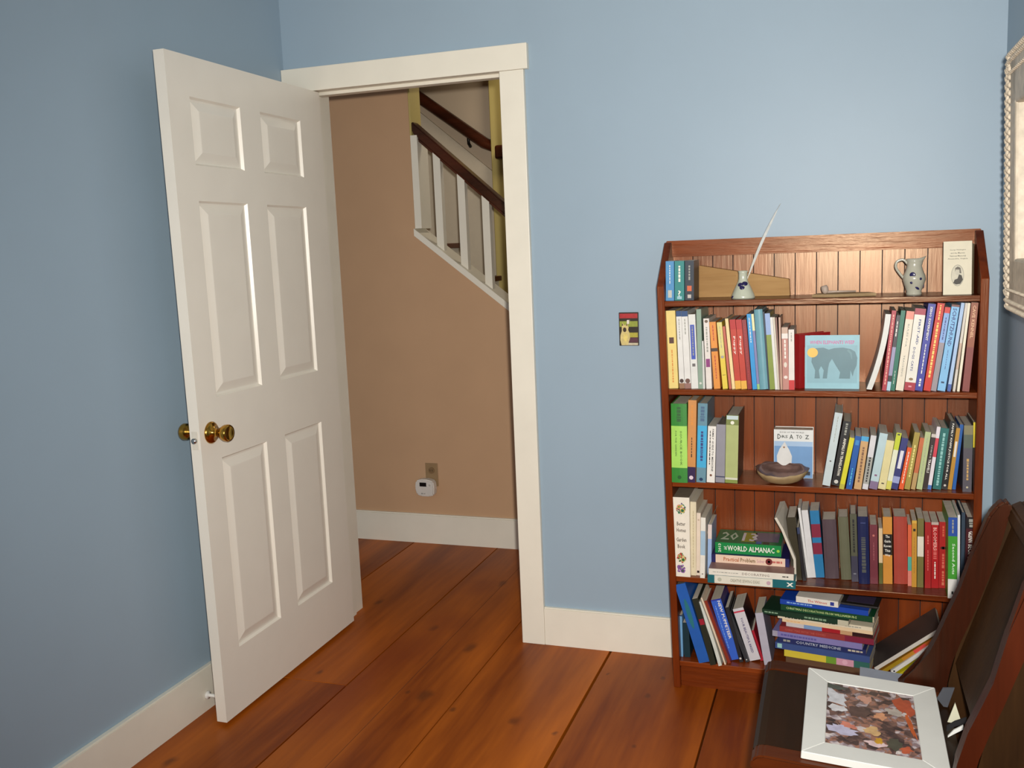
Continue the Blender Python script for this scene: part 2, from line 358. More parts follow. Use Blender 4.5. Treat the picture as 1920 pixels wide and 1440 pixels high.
# balustrade on the hall wall cap
root = empty('balustrade', (-.6, YH, 0)); tag(root, 'open balustrade with brown rail on white balusters seen through the doorway', 'railing')
OFF = Vector((.6, -YH, 0))
rz = lambda x: 2.041+(1.653-2.041)/(-.369+.804)*(x+.804)
def railprism(x0, x1, d0, d1, y0, y1): return prism([(x0, rz(x0)-d1), (x1, rz(x1)-d1), (x1, rz(x1)-d0), (x0, rz(x0)-d0)], y0, y1, 1, None, .006)
o = mesh_obj('handrail', railprism(-.82, .5, 0, .052, YH+.0, YH+.07), M_RAIL, root, loc=OFF)
o = mesh_obj('rail_fillet', railprism(-.80, .5, .05, .072, YH+.012, YH+.058), M_RAIL, root, loc=OFF)
for k in range(-0, 9):
    x = -.725+.1185*k
    bm = prism([(x, zl(x)+.034), (x+.036, zl(x+.036)+.034), (x+.036, rz(x+.036)-.06), (x, rz(x)-.06)], YH+.015, YH+.05, 1)
    mesh_obj('baluster', bm, M_TRIM, root, loc=OFF)
# wall handrail
root = empty('wall_handrail', (-1.0, 1.9, 0)); tag(root, 'dark wooden handrail bracketed to the far stairwell wall', 'handrail'); OFF = Vector((1.0, -1.9, 0))
pa, pb = at(785, 182, 1, 1.9), at(908, 268, 1, 1.9); dr = (Vector(pb)-Vector(pa))
pts = [Vector(pa)-dr*1.2, Vector(pa), Vector(pb), Vector(pb)+Vector((.045, 0, -.02)), Vector(pb)+Vector((.06, 0, .0))]
mesh_obj('handrail', tube(pts, .032, 10), M_RAIL, root, True, OFF)
br = at(878, 262, 1, 1.9)
mesh_obj('bracket', tube([(br[0], 1.9, br[2]+.03), (br[0], 1.905, br[2]-.02), (br[0], 1.93, br[2]-.035)], .009, 8), mat((30, 26, 22), .4, metal=.6, name='iron'), root, True, OFF)
p = at(937, 285, 1, 1.84)
o = mesh_obj('handrail_end', B(p[0]-.018, p[0]+.2, 1.80, 1.858, p[2]-.04, p[2]+.035, .012), M_RAIL); tag(o, 'dark end of a second handrail just left of the right door casing', 'handrail')
p = at(800, 401, 1, 1.9)
o = mesh_obj('coat_hook', lathe([(.002, 0), (.012, 0), (.007, -.008), (.006, -.02), (.011, -.026), (.001, -.03)], 14, None, (p[0], 1.93, p[2]), 'y'), mat((40, 26, 16), .4, name='dark_knob'), None, True)
tag(o, 'small dark knob on the stairwell wall seen left of the first baluster', 'hook')

# ---- outlet and plug-in alarm in hall
px = (-.842, -.778); 
root = empty('wall_outlet', (-.81, YH, .35)); tag(root, 'beige electrical outlet plate on the hall wall above the white alarm', 'outlet')
mb = mat((150, 122, 86), .5, name='beige_plastic')
mesh_obj('plate', B(-.033, .033, -.005, 0, -.058, .058, .002), mb, root)
mesh_obj('receptacle', lathe([(.001, 0), (.016, 0), (.016, -.007), (.001, -.0075)], 20, None, (0, -.002, .022), 'y'), mat((128, 100, 66), .5, name='beige_plastic_dark'), root)
for sx in (-.006, .006): mesh_obj('slot', B(sx-.001, sx+.001, -.0102, -.0092, .018, .028), mat((40, 28, 18), .6, name='slot'), root)
root = empty('plug_in_alarm', (-.835, YH, .291)); tag(root, 'white rounded plug-in alarm with small dark display low on the hall wall', 'alarm')
mw = mat((214, 208, 200), .4, name='white_plastic_b')
mesh_obj('housing', prism([(-.052+.104*0+x, z) for x, z in ((.008, -.034), (.03, -.043), (.075, -.043), (.1, -.036), (.104, 0), (.1, .034), (.07, .043), (.03, .043), (.006, .034), (0, 0))], -.047, -.0055, 1, None, .006), mw, root)
mesh_obj('display', B(-.024, .012, -.0485, -.0465, .008, .028, .0006), mat((16, 12, 10), .25, name='display'), root)
lettering('BK-60', .022, .007, mat((90, 88, 84), .6, name='grey_print'), root, lambda u, v: (-.006+u, -.0475, -.028+v)).name = 'lettering' if False else 'lettering'
mesh_obj('button', lathe([(.001, 0), (.006, 0), (.005, -.002), (.001, -.0025)], 14, None, (.03, -.046, .016), 'y'), mat((190, 184, 176), .4, name='button'), root, True)

# ---- light switch plate with dog picture
root = empty('switch_plate', (.4245, 0, 1.161)); tag(root, 'light switch plate printed with a sitting dog under a red band', 'light switch')
mesh_obj('plate', B(-.034, .034, -.006, 0, -.057, .057, .002), mat((52, 44, 34), .3, name='plate_print_base'), root)
Y0 = -.0062
def fr(n, pts, c, dy=0.0): return flat(n, pts, mat(c, .35, .15, 120, name='print'), root, Y0-dy)
fr('red_band', R(-.031, .031, .037, .053), (176, 44, 46)); fr('green_band', R(-.031, .031, .008, .027), (150, 160, 60), .0001)
fr('field', R(.0, .031, -.028, -.012), (178, 168, 60), .0001); fr('ground', R(.0, .031, -.047, -.029), (92, 52, 62), .0001); fr('snow', R(-.026, .031, -.055, -.046), (200, 190, 160), .0001)
dog = [(-.026, -.054), (-.004, -.054), (.004, -.03), (.002, -.012), (-.002, -.002), (.0, .006), (-.006, .022), (-.010, .014), (-.016, .014), (-.021, .024), (-.024, .008), (-.024, -.006), (-.029, -.02), (-.03, -.036)]
fr('dog_picture', dog, (214, 194, 128), .0003); fr('dog_muzzle', ell(-.014, -.002, .006, .008), (60, 42, 28), .0006)
fr('dog_chest', ell(-.012, -.028, .008, .014), (228, 206, 120), .0006)
for s in (-1, 1): fr('dog_ear', [(-.014+s*.005, .012), (-.014+s*.010, .012), (-.014+s*.007, .021)], (70, 50, 30), .0006)
mesh_obj('switch_toggle', B(-.004, .004, -.018, -.005, .018, .032, .0015), mat((236, 228, 214), .35, name='toggle'), root)

# ================================================================== BOOKCASE
ZA, ZB, ZCs, ZD, ZE = 1.268, .991, .694, .379, .091
YFR, YBK = -.237, -.028
case = empty('bookcase', (1.04, -.13, 0)); tag(case, 'dark red-brown wooden bookcase with five shelves and beadboard back, against the blue wall', 'bookcase')
OFF = Vector((-1.04, .13, 0))
lxo = lambda z: .598-.024*z          # outer left face leans a little
rxo = lambda z: 1.496+.002*z
TS = .022
def side(fo, sg):
    bm = bmesh.new()
    prof = [(YBK, 0), (YFR, 0), (YFR, 1.315), (-.075, 1.447), (YBK, 1.447)]
    a = [bm.verts.new((fo(z), y, z)) for y, z in prof]; b = [bm.verts.new((fo(z)+sg*TS, y, z)) for y, z in prof]
    bm.faces.new(a); bm.faces.new(b[::-1])
    for i in range(5): bm.faces.new((a[i], b[i], b[(i+1) % 5], a[(i+1) % 5]))
    bmesh.ops.bevel(bm, geom=list(bm.edges), offset=.0015, segments=1, affect='EDGES')
    return bm
mesh_obj('side_panel', side(lxo, 1), M_CASE, case, loc=OFF); mesh_obj('side_panel', side(rxo, -1), M_CASE, case, loc=OFF)
for z in (ZA, ZB, ZCs, ZD, ZE):
    mesh_obj('shelf', B(lxo(z)+TS-.001, rxo(z)-TS+.001, YFR+.006, YBK-.012, z-.0175, z, .0015), M_CASEX, case, loc=OFF)
mesh_obj('top_rail', prism([(lxo(1.42)+.004, 1.4), (rxo(1.4)-.004, 1.4), (rxo(1.4)-.004, 1.452), (lxo(1.42)+.003, 1.452)], -.062, -.042, 1, None, .002), M_CASEX, case, loc=OFF)
mesh_obj('kick_board', B(lxo(0)+TS-.001, rxo(0)-TS+.001, YFR+.02, YFR+.036, 0, ZE-.0175), M_CASEX, case, loc=OFF)
xb0 = lxo(.7)+.003
g = [1262, 1303, 1345, 1382, 1421, 1458, 1499, 1538, 1578, 1619, 1660, 1700, 1742, 1783]
bx = [at(q, 500, 1, -.042)[0] for q in g]; bx = [bx[0]+(bx[-1]-bx[0])*i/13 for i in range(14)]
mesh_obj('backing', B(lxo(.7)+.004, rxo(.7)-.004, YBK, YBK+.004, .004, 1.44), mat((46, 20, 8), .7, name='dark_backing'), case, loc=OFF)
bx = [lxo(1.4)+.006]+bx[1:]+[rxo(.7)-.006]
for a, b in zip(bx, bx[1:]):
    bm = B(a+.0016, b-.0016, -.041, YBK, .004, 1.44)
    bmesh.ops.bevel(bm, geom=[e for e in bm.edges if abs(e.verts[0].co.z-e.verts[1].co.z) > 1 and e.verts[0].co.y < -.04], offset=.004, segments=2, affect='EDGES')
    mesh_obj('back_board', bm, M_BEAD, case, loc=OFF)

# ================================================================== BOOKS
def pc(c): return mat(tuple(c), .42, .07, 25, 0, name='printed_cover', spec=.4)
INK = {'w': (232, 228, 216), 'k': (24, 22, 22), 'y': (232, 206, 110), 'b': (50, 60, 120), 'g': (150, 150, 140), 'o': (214, 140, 60), 'r': (170, 40, 40)}
def make_book(name, w, h, d, cov, bands=(), side=None, hard=False, rnd=0.0, txt=(), page=None, marks=(), bend=0.0):
    """stands at its origin: spine in the xz plane facing -y, cover as the thing, pages and print as parts"""
    t = .0026 if hard else .0007; ins = .003 if hard else .0006
    t = min(t, w*.2)
    cols = [cov]; sidec = side or cov
    def mi(c):
        c = tuple(c)
        if c not in cols: cols.append(c)
        return cols.index(c)
    cuts = sorted(set([0.0, 1.0]+[b[0] for b in bands]+[b[1] for b in bands]+([i/8 for i in range(1, 8)] if bend else [])))
    bm = bmesh.new(); n = 4 if rnd else 1
    arc = [(-w/2+w*k/n, -rnd*math.sin(PI*k/n)) for k in range(n+1)]
    grid = [[bm.verts.new((x, y, h*(1-c))) for x, y in arc] for c in cuts]
    for i in range(len(cuts)-1):
        mid = (cuts[i]+cuts[i+1])/2; col = cov
        for b in bands:
            if b[0] <= mid <= b[1]: col = b[2]
        for k in range(n):
            f = bm.faces.new((grid[i][k], grid[i][k+1], grid[i+1][k+1], grid[i+1][k])); f.material_index = mi(col)
    zs = [h*(1-c) for c in cuts]
    def slab(x0, x1, y0, y1, z0, z1, m_):
        if bend:
            for a, b in zip(zs, zs[1:]): box(bm, x0, x1, y0, y1, b, a, 0, m_)
        else: box(bm, x0, x1, y0, y1, z0, z1, 0, m_)
    sm = mi(sidec)
    slab(-w/2, -w/2+t, .0002, d, 0, h, sm); slab(w/2-t, w/2, .0002, d, 0, h, sm)
    box(bm, -w/2+t, w/2-t, .0002, t, 0 if not bend else h*.98, h, 0, sm)
    if not bend: pass
    bf = (lambda x, y, z: Vector((x-bend*(1-z/h)**2, y, z))) if bend else None
    if bend:
        for v in bm.verts: v.co = bf(*v.co)
    me = bpy.data.meshes.new(name); bm.to_mesh(me); bm.free()
    for c in cols: me.materials.append(pc(c))
    o = bpy.data.objects.new(name, me); COL.objects.link(o)
    pb = bmesh.new()
    if bend:
        for a, b in zip(zs, zs[1:]): box(pb, -w/2+t, w/2-t, t, d-ins, b, a)
        for v in pb.verts: v.co = bf(*v.co)
    else: box(pb, -w/2+t, w/2-t, t, d-ins, ins, h-ins)
    mesh_obj('pages', pb, page or (M_GREYP if h < .2 else M_PAGE), o)
    fy = -rnd-.0009
    for T in txt:      # (words, t0, t1, width fraction, ink, orientation, centre fraction)
        s, a, b, wf, ink = T[:5]; ori = T[5] if len(T) > 5 else 'd'; cf = T[6] if len(T) > 6 else .5
        m = mat(INK[ink] if isinstance(ink, str) else ink, .5, .02, name='ink')
        cz = h*(1-(a+b)/2); cx = -w/2+w*cf; L_ = h*(b-a)
        if ori == 'd': mf = lambda u, v: (cx+v, fy, cz-u)
        elif ori == 'u': mf = lambda u, v: (cx-v, fy, cz+u)
        else: mf = lambda u, v: (cx+u, fy, cz+v)
        if s == '-':   # a title too small to read: a row of small word-shaped marks
            bmm = bmesh.new(); z = h*(1-a); rr = random.Random(int(h*1e5))
            while z > h*(1-b)+.004:
                l = rr.uniform(.003, .011); hw_ = w*wf/2*rr.uniform(.75, 1)
                vs = [bmm.verts.new((cx+dx_, fy, zz)) for dx_, zz in ((-hw_, z), (hw_, z), (hw_, z-l), (-hw_, z-l))]; bmm.faces.new(vs); z -= l+.0022
            mesh_obj('title_print', bmm, m, o)
        elif ori in 'du': lettering(s, L_, w*wf, m, o, mf, keep=False)
        else: lettering(s, w*wf, L_, m, o, mf, keep=False)
    for M in marks:    # (kind, t centre, size fraction of width, colour[, aspect])
        kd, tcn, sf, c = M[:4]; asp = M[4] if len(M) > 4 else 1; cf = M[5] if len(M) > 5 else .5
        cx = -w/2+w*cf; cz = h*(1-tcn); r_ = w*sf/2
        pts = ell(cx, cz, r_, r_*asp) if kd == 'o' else R(cx-r_, cx+r_, cz-r_*asp, cz+r_*asp)
        flat('emblem' if kd == 'o' else 'spine_label', pts, pc(c), o, fy+.0006)
    return o
def stand(crop, zs, row, label, cov, TL, TR, top, BL, BR, ys=-.216, bot=None, group=None, name='book', d=None, lift=0, **k):
    X0, Y0_, s = crop; c = lambda x, y: (X0+x/s, Y0_+y/s); bot = bot or row
    if ys is None:
        q_ = at(*c((BL+BR)/2, bot), 2, zs); ys = float(min(-.150, max(-.245, q_[1])))
    P = [at(*c(x, y), 1, ys) for x, y in ((TL, top), (TR, top), (BL, bot), (BR, bot))]
    tx, bx_ = (P[0][0]+P[1][0])/2, (P[2][0]+P[3][0])/2
    w_ = ((P[1][0]-P[0][0])+(P[3][0]-P[2][0]))/2
    hz = (P[0][2]+P[1][2])/2-zs-lift; th = math.atan2(tx-bx_, hz); h = hz/math.cos(th)-w_/2*abs(math.sin(th)); w_ = w_*math.cos(th)*.975
    dd = d or min(.17, max(.11, h*.84)); dd = min(dd, -.0455-ys)
    o = make_book(name, w_, h, dd, cov, **k)
    th2 = th; o.rotation_euler = (0, th2, 0)
    o.location = (bx_+w_/2*0, ys, zs+lift+w_/2*abs(math.sin(th2))+.0004)
    tag(o, label, 'book', group); return o

# ---------- shelf one (top)
C1 = (1220, 370, 6.0); G1 = 'small books at the left end of the top shelf'
k = dict(zs=ZA, row=1142, group=G1)
stand(C1, label='blue paperback, leftmost of the three small books on the top shelf', cov=(74, 140, 190), TL=167, TR=263, top=720, BL=170, BR=264, marks=[('r', .83, .45, (190, 190, 180), 2)], txt=[('-', .1, .6, .12, 'w')], **k)
stand(C1, label='teal paperback in the middle of the three small books on the top shelf', cov=(34, 128, 124), TL=268, TR=378, top=718, BL=270, BR=378, txt=[('-', .12, .55, .22, 'w'), ('?', .74, .9, .3, 'w', 'a')], marks=[('r', .93, .5, (150, 190, 200), .6)], **k)
stand(C1, label='dark navy paperback with orange square, rightmost of three on the top shelf', cov=(30, 42, 56), TL=383, TR=488, top=714, BL=385, BR=486, txt=[('-', .12, .5, .2, 'g')], marks=[('r', .70, .5, (206, 96, 50), 1.2), ('r', .90, .4, (190, 180, 170), 1)], **k)
# ---------- shelf two, left
C2 = (1240, 560, 6.4); G2 = 'books on the left half of the second shelf'; k = dict(zs=ZB, row=1078, group=G2)
L2 = 'on the second shelf, left half'
def s2(label, cov, *p, **q): return stand(C2, label=label, cov=cov, TL=p[0], TR=p[2], top=p[1], BL=p[3], BR=p[4], **{**k, **q})
s2('pale yellow thick book at the far left of the second shelf', (232, 208, 126), 50, 145, 165, 90, 205, marks=[('r', .38, .5, (90, 60, 50), 1.3)], txt=[('-', .5, .92, .15, 'o')])
s2('white book with dark blue top, left of two alike on the second shelf', (222, 220, 214), 178, 150, 234, 214, 284, bands=[(0, .07, (40, 74, 120)), (.93, 1, (150, 110, 80))], marks=[('o', .9, .8, (70, 50, 44))], txt=[('-', .1, .38, .18, 'g')])
s2('white book with dark blue top, right of two alike on the second shelf', (222, 220, 214), 236, 150, 316, 286, 356, bands=[(0, .07, (40, 74, 120)), (.93, 1, (150, 110, 100))], marks=[('o', .9, .8, (110, 80, 70))], txt=[('-', .1, .3, .18, 'g')])
s2('white book with a long royal blue label on the second shelf', (218, 218, 212), 322, 190, 405, 360, 446, marks=[('r', .37, .62, (64, 84, 176), 8.2), ('r', .68, .45, (110, 106, 104), 1)], txt=[('-', .16, .55, .2, 'g')])
s2('grey-green tall book between the white books and the purple-labelled one', (136, 158, 140), 412, 128, 482, 450, 496, marks=[('o', .93, .5, (210, 210, 200), 1)])
s2('very thin white booklet left of the purple-labelled book', (206, 206, 200), 484, 510, 502, 498, 530, d=.1)
s2('white book with a purple label on the second shelf', (222, 214, 206), 502, 240, 572, 540, 608, marks=[('r', .63, .72, (136, 54, 116), 2.1), ('o', .04, .6, (110, 90, 70), .9)], txt=[('-', .12, .48, .3, 'g')])
s2('orange book with a dark band on the second shelf', (222, 142, 56), 578, 280, 648, 628, 714, bands=[(.39, .44, (70, 52, 40))], txt=[('-', .05, .3, .15, 'r'), ('-', .5, .85, .15, 'r')])
s2('yellow paperback with a tiny dog picture on the second shelf', (222, 196, 66), 662, 285, 726, 738, 798, bands=[(0, .5, (216, 202, 122))], marks=[('o', .52, .7, (160, 156, 150), .8), ('r', .79, .6, (60, 50, 30), .15)], txt=[('-', .06, .4, .12, 'g')])
s2('thin salmon-pink booklet beside the yellow paperback on the second shelf', (190, 98, 78), 735, 335, 762, 812, 845, d=.11)
s2('thin cream book left of the red twins on the second shelf', (234, 206, 150), 764, 240, 800, 848, 888)
for i, (a, b, c_, d_) in enumerate(((815, 888, 890, 958), (890, 962, 962, 1030))):
    s2(('left' if i == 0 else 'right')+' one of the two red books with white title and yellow foot', (186, 54, 32), a, 252, b, c_, d_, bands=[(.88, 1, (226, 170, 60)), (0, .14, (178, 30, 24))], txt=[('Puppy', .24, .5, .42, 'w')])
s2('dark crimson book right of the two red books with yellow feet', (136, 30, 32), 966, 255, 1016, 1034, 1090, txt=[('-', .06, .9, .2, 'r')])
s2('bright sky-blue book on the second shelf', (36, 144, 206), 1022, 185, 1076, 1095, 1150, txt=[('-', .05, .4, .2, 'w')])
s2('thin book with cream top and violet lower spine on the second shelf', (124, 122, 166), 1078, 185, 1108, 1152, 1182, bands=[(0, .22, (224, 220, 168)), (.93, 1, (150, 190, 120))])
s2('thick teal-grey book with rounded spine on the second shelf', (112, 160, 172), 1108, 130, 1214, 1184, 1282, rnd=.004, hard=True)
s2('dark navy thin book right of the thick teal-grey one', (24, 44, 62), 1216, 158, 1236, 1284, 1302)
s2('book with periwinkle top and olive-green lower spine', (126, 142, 50), 1238, 178, 1304, 1304, 1362, bands=[(0, .28, (140, 164, 206))])
s2('thin white booklet, second shelf, just right of the olive-green spine', (216, 214, 208), 1305, 225, 1334, 1364, 1400, d=.13)
s2('thin cream booklet between white and brown ones on the second shelf', (206, 196, 176), 1336, 225, 1362, 1402, 1420, d=.13)
s2('thin brown booklet on the second shelf beside the cream one', (134, 96, 84), 1364, 228, 1388, 1421, 1433, d=.13)
s2('thin tan booklet left of the pink book with a heart', (190, 152, 130), 1404, 226, 1430, 1434, 1452, d=.13)
s2('pink mottled book with white top and small heart', (184, 128, 116), 1436, 345, 1522, 1462, 1530, bands=[(0, .1, (190, 160, 140)), (.1, .18, (224, 216, 208))], marks=[('o', .8, .6, (226, 214, 204), .9), ('o', .6, .5, (216, 206, 190), 1.8)], txt=[('-', .2, .5, .3, 'w')])
s2('white book with red foot at the right of the left group', (222, 214, 206), 1526, 372, 1592, 1530, 1600, bands=[(.84, 1, (196, 40, 40))], txt=[('-', .05, .2, .2, 'g')])
# red cover book turned half to the room, elephant book facing out
o = make_book('book', .03, .165, .125, (140, 22, 24), side=(150, 26, 26), hard=True)
p = at(1492, 725, 1, -.17); o.location = (p[0], -.185, ZB+.0004); o.rotation_euler = (0, 0, -.78); tag(o, 'dark red book turned half sideways behind the blue elephant book', 'book', G2)
flat('cover_picture', [(.022, .035), (.095, .035), (.095, .125), (.022, .125)], pc((176, 162, 146)), o, mapf=lambda u, v, d_: (.0155, u, v))
flat('cover_portrait', ell(.06, .09, .02, .028), pc((92, 66, 56)), o, mapf=lambda u, v, d_: (.0158, u, v))
def facing(name, label, P1, P2, ztop, ys, zs, col, dth, tilt, group, cat='book'):
    a, b = at(P1[0], P1[1], 1, ys), at(P2[0], P2[1], 1, ys); W = b[0]-a[0]; t_ = at((P1[0]+P2[0])/2, ztop, 1, ys+math.sin(tilt)*.15); H = (t_[2]-zs)/math.cos(tilt)
    bm = bmesh.new(); box(bm, -W/2, W/2, 0, .0016, 0, H); box(bm, -W/2, W/2, dth-.0016, dth, 0, H); box(bm, -W/2, -W/2+.0016, .0016, dth-.0016, 0, H)
    me_o = mesh_obj(name, bm, pc(col)); mesh_obj('pages', B(-W/2+.0016, W/2-.002, .0016, dth-.0016, .002, H-.002), M_PAGE, me_o)
    me_o.location = ((a[0]+b[0])/2, ys, zs+.0004); me_o.rotation_euler = (-tilt, 0, 0); tag(me_o, label, cat, group)
    return me_o, W, H
o, W, H = facing('book', 'blue square book with elephants on its cover facing out on the second shelf', (1509, 728), (1611, 728), 629, -.19, ZB, (128, 178, 190), .018, .06, G2)
def pat(n, pts, c, dy=0.0, o_=None): return flat(n, pts, pc(c), o_ or o, -.0006-dy)
pat('picture', R(-W/2+.006, W/2-.006, .018, H-.03), (118, 164, 176))
eleph = [(-.05, .025), (-.032, .025), (-.03, .05), (-.022, .062), (-.02, .028), (-.006, .026), (-.004, .052), (.004, .068), (.012, .05), (.014, .028), (.036, .026), (.036, .055), (.042, .06), (.046, .036), (.052, .03), (.05, .06), (.056, .085), (.06, .11), (.05, .126), (.03, .124), (.01, .128), (-.01, .126), (-.03, .128), (-.052, .118), (-.062, .095), (-.058, .07), (-.052, .05)]
sc = W/.17
pat('elephants', [(x*W, y*W) for x, y in [(-.36, .74), (-.30, .79), (-.16, .80), (-.06, .76), (.04, .79), (.2, .80), (.34, .77), (.42, .72), (.46, .6), (.45, .46), (.40, .34), (.38, .24), (.34, .36), (.33, .2), (.13, .2), (.15, .32), (.06, .47), (.0, .58), (-.05, .5), (-.07, .4), (-.09, .2), (-.17, .2), (-.15, .36), (-.2, .44), (-.24, .36), (-.22, .2), (-.32, .2), (-.31, .36), (-.38, .52)]], (70, 112, 122), .0003)
pat('elephant_tail', [(.27*W, .74*W), (.33*W, .68*W), (.35*W, .58*W), (.37*W, .58*W), (.36*W, .70*W), (.30*W, .77*W)], (86, 128, 136), .0006)
pat('sticker', ell(-W/2+.022, H-.052, .0155, .0145), (224, 178, 50), .0009)
lettering('WHEN ELEPHANTS WEEP', W*.82, .011, mat((196, 92, 150), .5, name='ink'), o, lambda u, v: (u, -.0012, H-.021+v), keep=False)
# ---------- shelf two, right
C3 = (1640, 560, 8.0); G3 = 'books on the right half of the second shelf'; k = dict(zs=ZB, row=1385, group=G3)
def s3(label, cov, *p, **q): return stand(C3, label=label, cov=cov, TL=p[0], TR=p[2], top=p[1], BL=p[3], BR=p[4], **{**k, **q})
s3('white curled paperback sagging left at the start of the right group, second shelf', (212, 212, 206), 160, 235, 250, 40, 118, bend=.03, name='paperback')
s3('thin red book with pink lettering on the second shelf', (168, 44, 60), 258, 180, 330, 110, 172, txt=[('-', .05, .93, .28, (232, 170, 150))])
s3('thin black and lilac mottled book on the second shelf', (52, 46, 54), 332, 250, 385, 174, 234, bands=[(.42, .8, (150, 146, 176)), (.88, 1, (170, 200, 216))], txt=[('-', .08, .3, .3, 'w')])
s3('thin dark green book right of the black and lilac one', (22, 106, 84), 396, 180, 466, 236, 300, txt=[('-', .75, .9, .12, 'w')])
s3('white book with salmon top and grey lettering on the second shelf', (224, 214, 194), 480, 190, 600, 312, 430, bands=[(0, .1, (226, 140, 122))], txt=[('RULES FOR', .16, .45, .22, 'g'), ('TEACHING', .55, .82, .22, 'g')])
s3('thick white FIRST AID DOGS CATS book with red ends', (226, 222, 210), 608, 150, 780, 440, 600, bands=[(0, .075, (160, 52, 70)), (.9, 1, (164, 40, 56))], txt=[('FIRST-AID', .13, .44, .22, 'b', 'd', .58), ('DOGS CATS', .47, .76, .22, 'b', 'd', .42)], marks=[('o', .86, .4, (140, 116, 80), .7), ('r', .95, .3, (220, 150, 160), .5)])
s3('violet-blue book with white lettering on the second shelf', (54, 58, 150), 806, 78, 925, 602, 716, txt=[('ZENO EXPERIMENT', .03, .42, .3, 'w'), ('-', .46, .82, .14, 'w'), ('-', .86, .97, .3, 'w')])
s3('red-orange book with yellow lettering on the second shelf', (198, 44, 26), 944, 70, 1056, 730, 838, txt=[('-', .02, .2, .2, 'y'), ('-', .22, .84, .32, 'y')])
s3('light blue book fading to grey with red top on the second shelf', (150, 140, 146), 1058, 130, 1142, 840, 925, bands=[(0, .07, (204, 50, 44)), (.07, .42, (132, 166, 216))], txt=[('-', .12, .4, .2, 'b'), ('-', .5, .9, .2, 'g')])
s3('light blue book titled SCHUTZHUND on the second shelf', (128, 184, 224), 1160, 92, 1280, 935, 1060, bands=[(0, .025, (120, 70, 60))], txt=[('SCHUTZHUND', .04, .48, .5, 'b'), ('-', .52, .75, .08, 'b')], marks=[('r', .9, .4, (40, 60, 90), .6)])
s3('thin pale blue book with blue foot right of the light blue titled one', (164, 190, 222), 1300, 65, 1352, 1086, 1140, bands=[(.92, 1, (70, 100, 170))])
s3('thin off-white book, left of two pale ones near the right end of the second shelf', (208, 200, 188), 1362, 68, 1398, 1168, 1210, bands=[(.45, .75, (196, 170, 150))])
s3('thin ivory book, right of two pale ones near the right end of the second shelf', (230, 222, 198), 1402, 68, 1438, 1232, 1275)
s3('mottled copper-brown book at the right end of the second shelf', (132, 66, 60), 1452, 60, 1560, 1310, 1420, bands=[(0, .5, (148, 86, 60))], txt=[('CAVE KENNEL', .03, .4, .45, (226, 180, 140))])
# ---------- shelf three, left
C4 = (1240, 735, 6.4); G4 = 'books on the left half of the third shelf'; k = dict(zs=ZCs, row=1088, group=G4, ys=None)
def s4(label, cov, *p, **q): return stand(C4, label=label, cov=cov, TL=p[0], TR=p[2], top=p[1], BL=p[3], BR=p[4], **{**k, **q})
s4('thick two-tone green book at the far left of the third shelf', (52, 130, 50), 103, 142, 316, 133, 308, rnd=.002, hard=True, bands=[(.28, .81, (164, 214, 96))], txt=[('-', .04, .24, .3, (40, 90, 40)), ('SOURCE BOOK', .34, .78, .12, (70, 100, 40), 'd', .62), ('FOR THE GARDEN', .34, .66, .10, (70, 100, 40), 'd', .3)], marks=[('o', .93, .25, (34, 90, 40))])
s4('tan-orange book with dark purple foot on the third shelf', (204, 140, 78), 322, 100, 424, 308, 408, bands=[(.81, 1, (48, 30, 72))], txt=[('-', .06, .28, .3, 'o'), ('-', .45, .7, .12, 'k')], marks=[('o', .94, .5, (220, 200, 210), 1)], hard=True)
s4('bright blue book with slate top and foot on the third shelf', (100, 140, 156), 436, 138, 560, 422, 530, bands=[(.28, .81, (66, 168, 212))], txt=[('-', .04, .24, .5, (70, 100, 130)), ('-', .35, .72, .3, 'b')], marks=[('o', .96, .4, (24, 56, 90), .9)], hard=True)
s4('slim white book with two black title lines on the third shelf', (228, 224, 216), 560, 412, 658, 542, 642, txt=[('FAMILY GUIDE TO MEDICINE', .05, .8, .22, 'k', 'd', .65), ('-', .08, .7, .12, 'k', 'd', .3)], marks=[('o', .87, .3, (120, 80, 60))], page=M_GREYP)
s4('plain grey-lilac book on the third shelf', (142, 140, 148), 662, 392, 774, 650, 760, bands=[(.89, .91, (60, 66, 90))], hard=True, page=mat((120, 112, 96), .8, .6, 120, name='mottled_pages'))
s4('sage green book with a landscape top and dark side, standing right of the grey one', (168, 176, 116), 778, 280, 932, 762, 916, bot=1100, bands=[(0, .145, (120, 130, 70)), (.92, .95, (206, 206, 186)), (.95, 1, (128, 142, 70))], side=(54, 50, 44), ys=-.226, d=.178, marks=[('o', .11, .3, (226, 224, 206), 1), ('r', .035, .9, (190, 206, 206), .35)], hard=True)
# facing book and bowl
o, W, H = facing('book', 'pale blue paperback with white cover top facing out behind the shiny bowl', (1451, 890), (1524, 890), 806, -.125, ZCs, (222, 222, 218), .06, .02, G4)
pat('sea_picture', R(-W/2+.001, W/2-.001, .001, H*.72), (112, 152, 196)); pat('sky_band', R(-W/2+.001, W/2-.001, H*.66, H*.76), (164, 190, 218), .0002)
pat('white_figure', [(-.048, .03), (-.006, .03), (-.004, .07), (-.012, .09), (-.02, .104), (-.026, .116), (-.034, .104), (-.042, .092), (-.05, .07)], (214, 212, 208), .0005)
pat('figure_face', ell(-.028, .098, .003, .003), (150, 110, 80), .0008)
pat('badge', R(W/2-.022, W/2-.008, .01, .022), (26, 34, 44), .0005)
for i_, (s_, x_, h_) in enumerate((('D', -.043, .016), ('RS', -.026, .009), ('A', -.006, .015), ('TO', .018, .013), ('Z', .042, .013))): lettering(s_, .012 if len(s_) == 1 else .018, h_, mat((60, 66, 60), .5, name='ink'), o, lambda u, v, x_=x_: (x_*W/.12+u, -.0012, H*.855+v), keep=False)
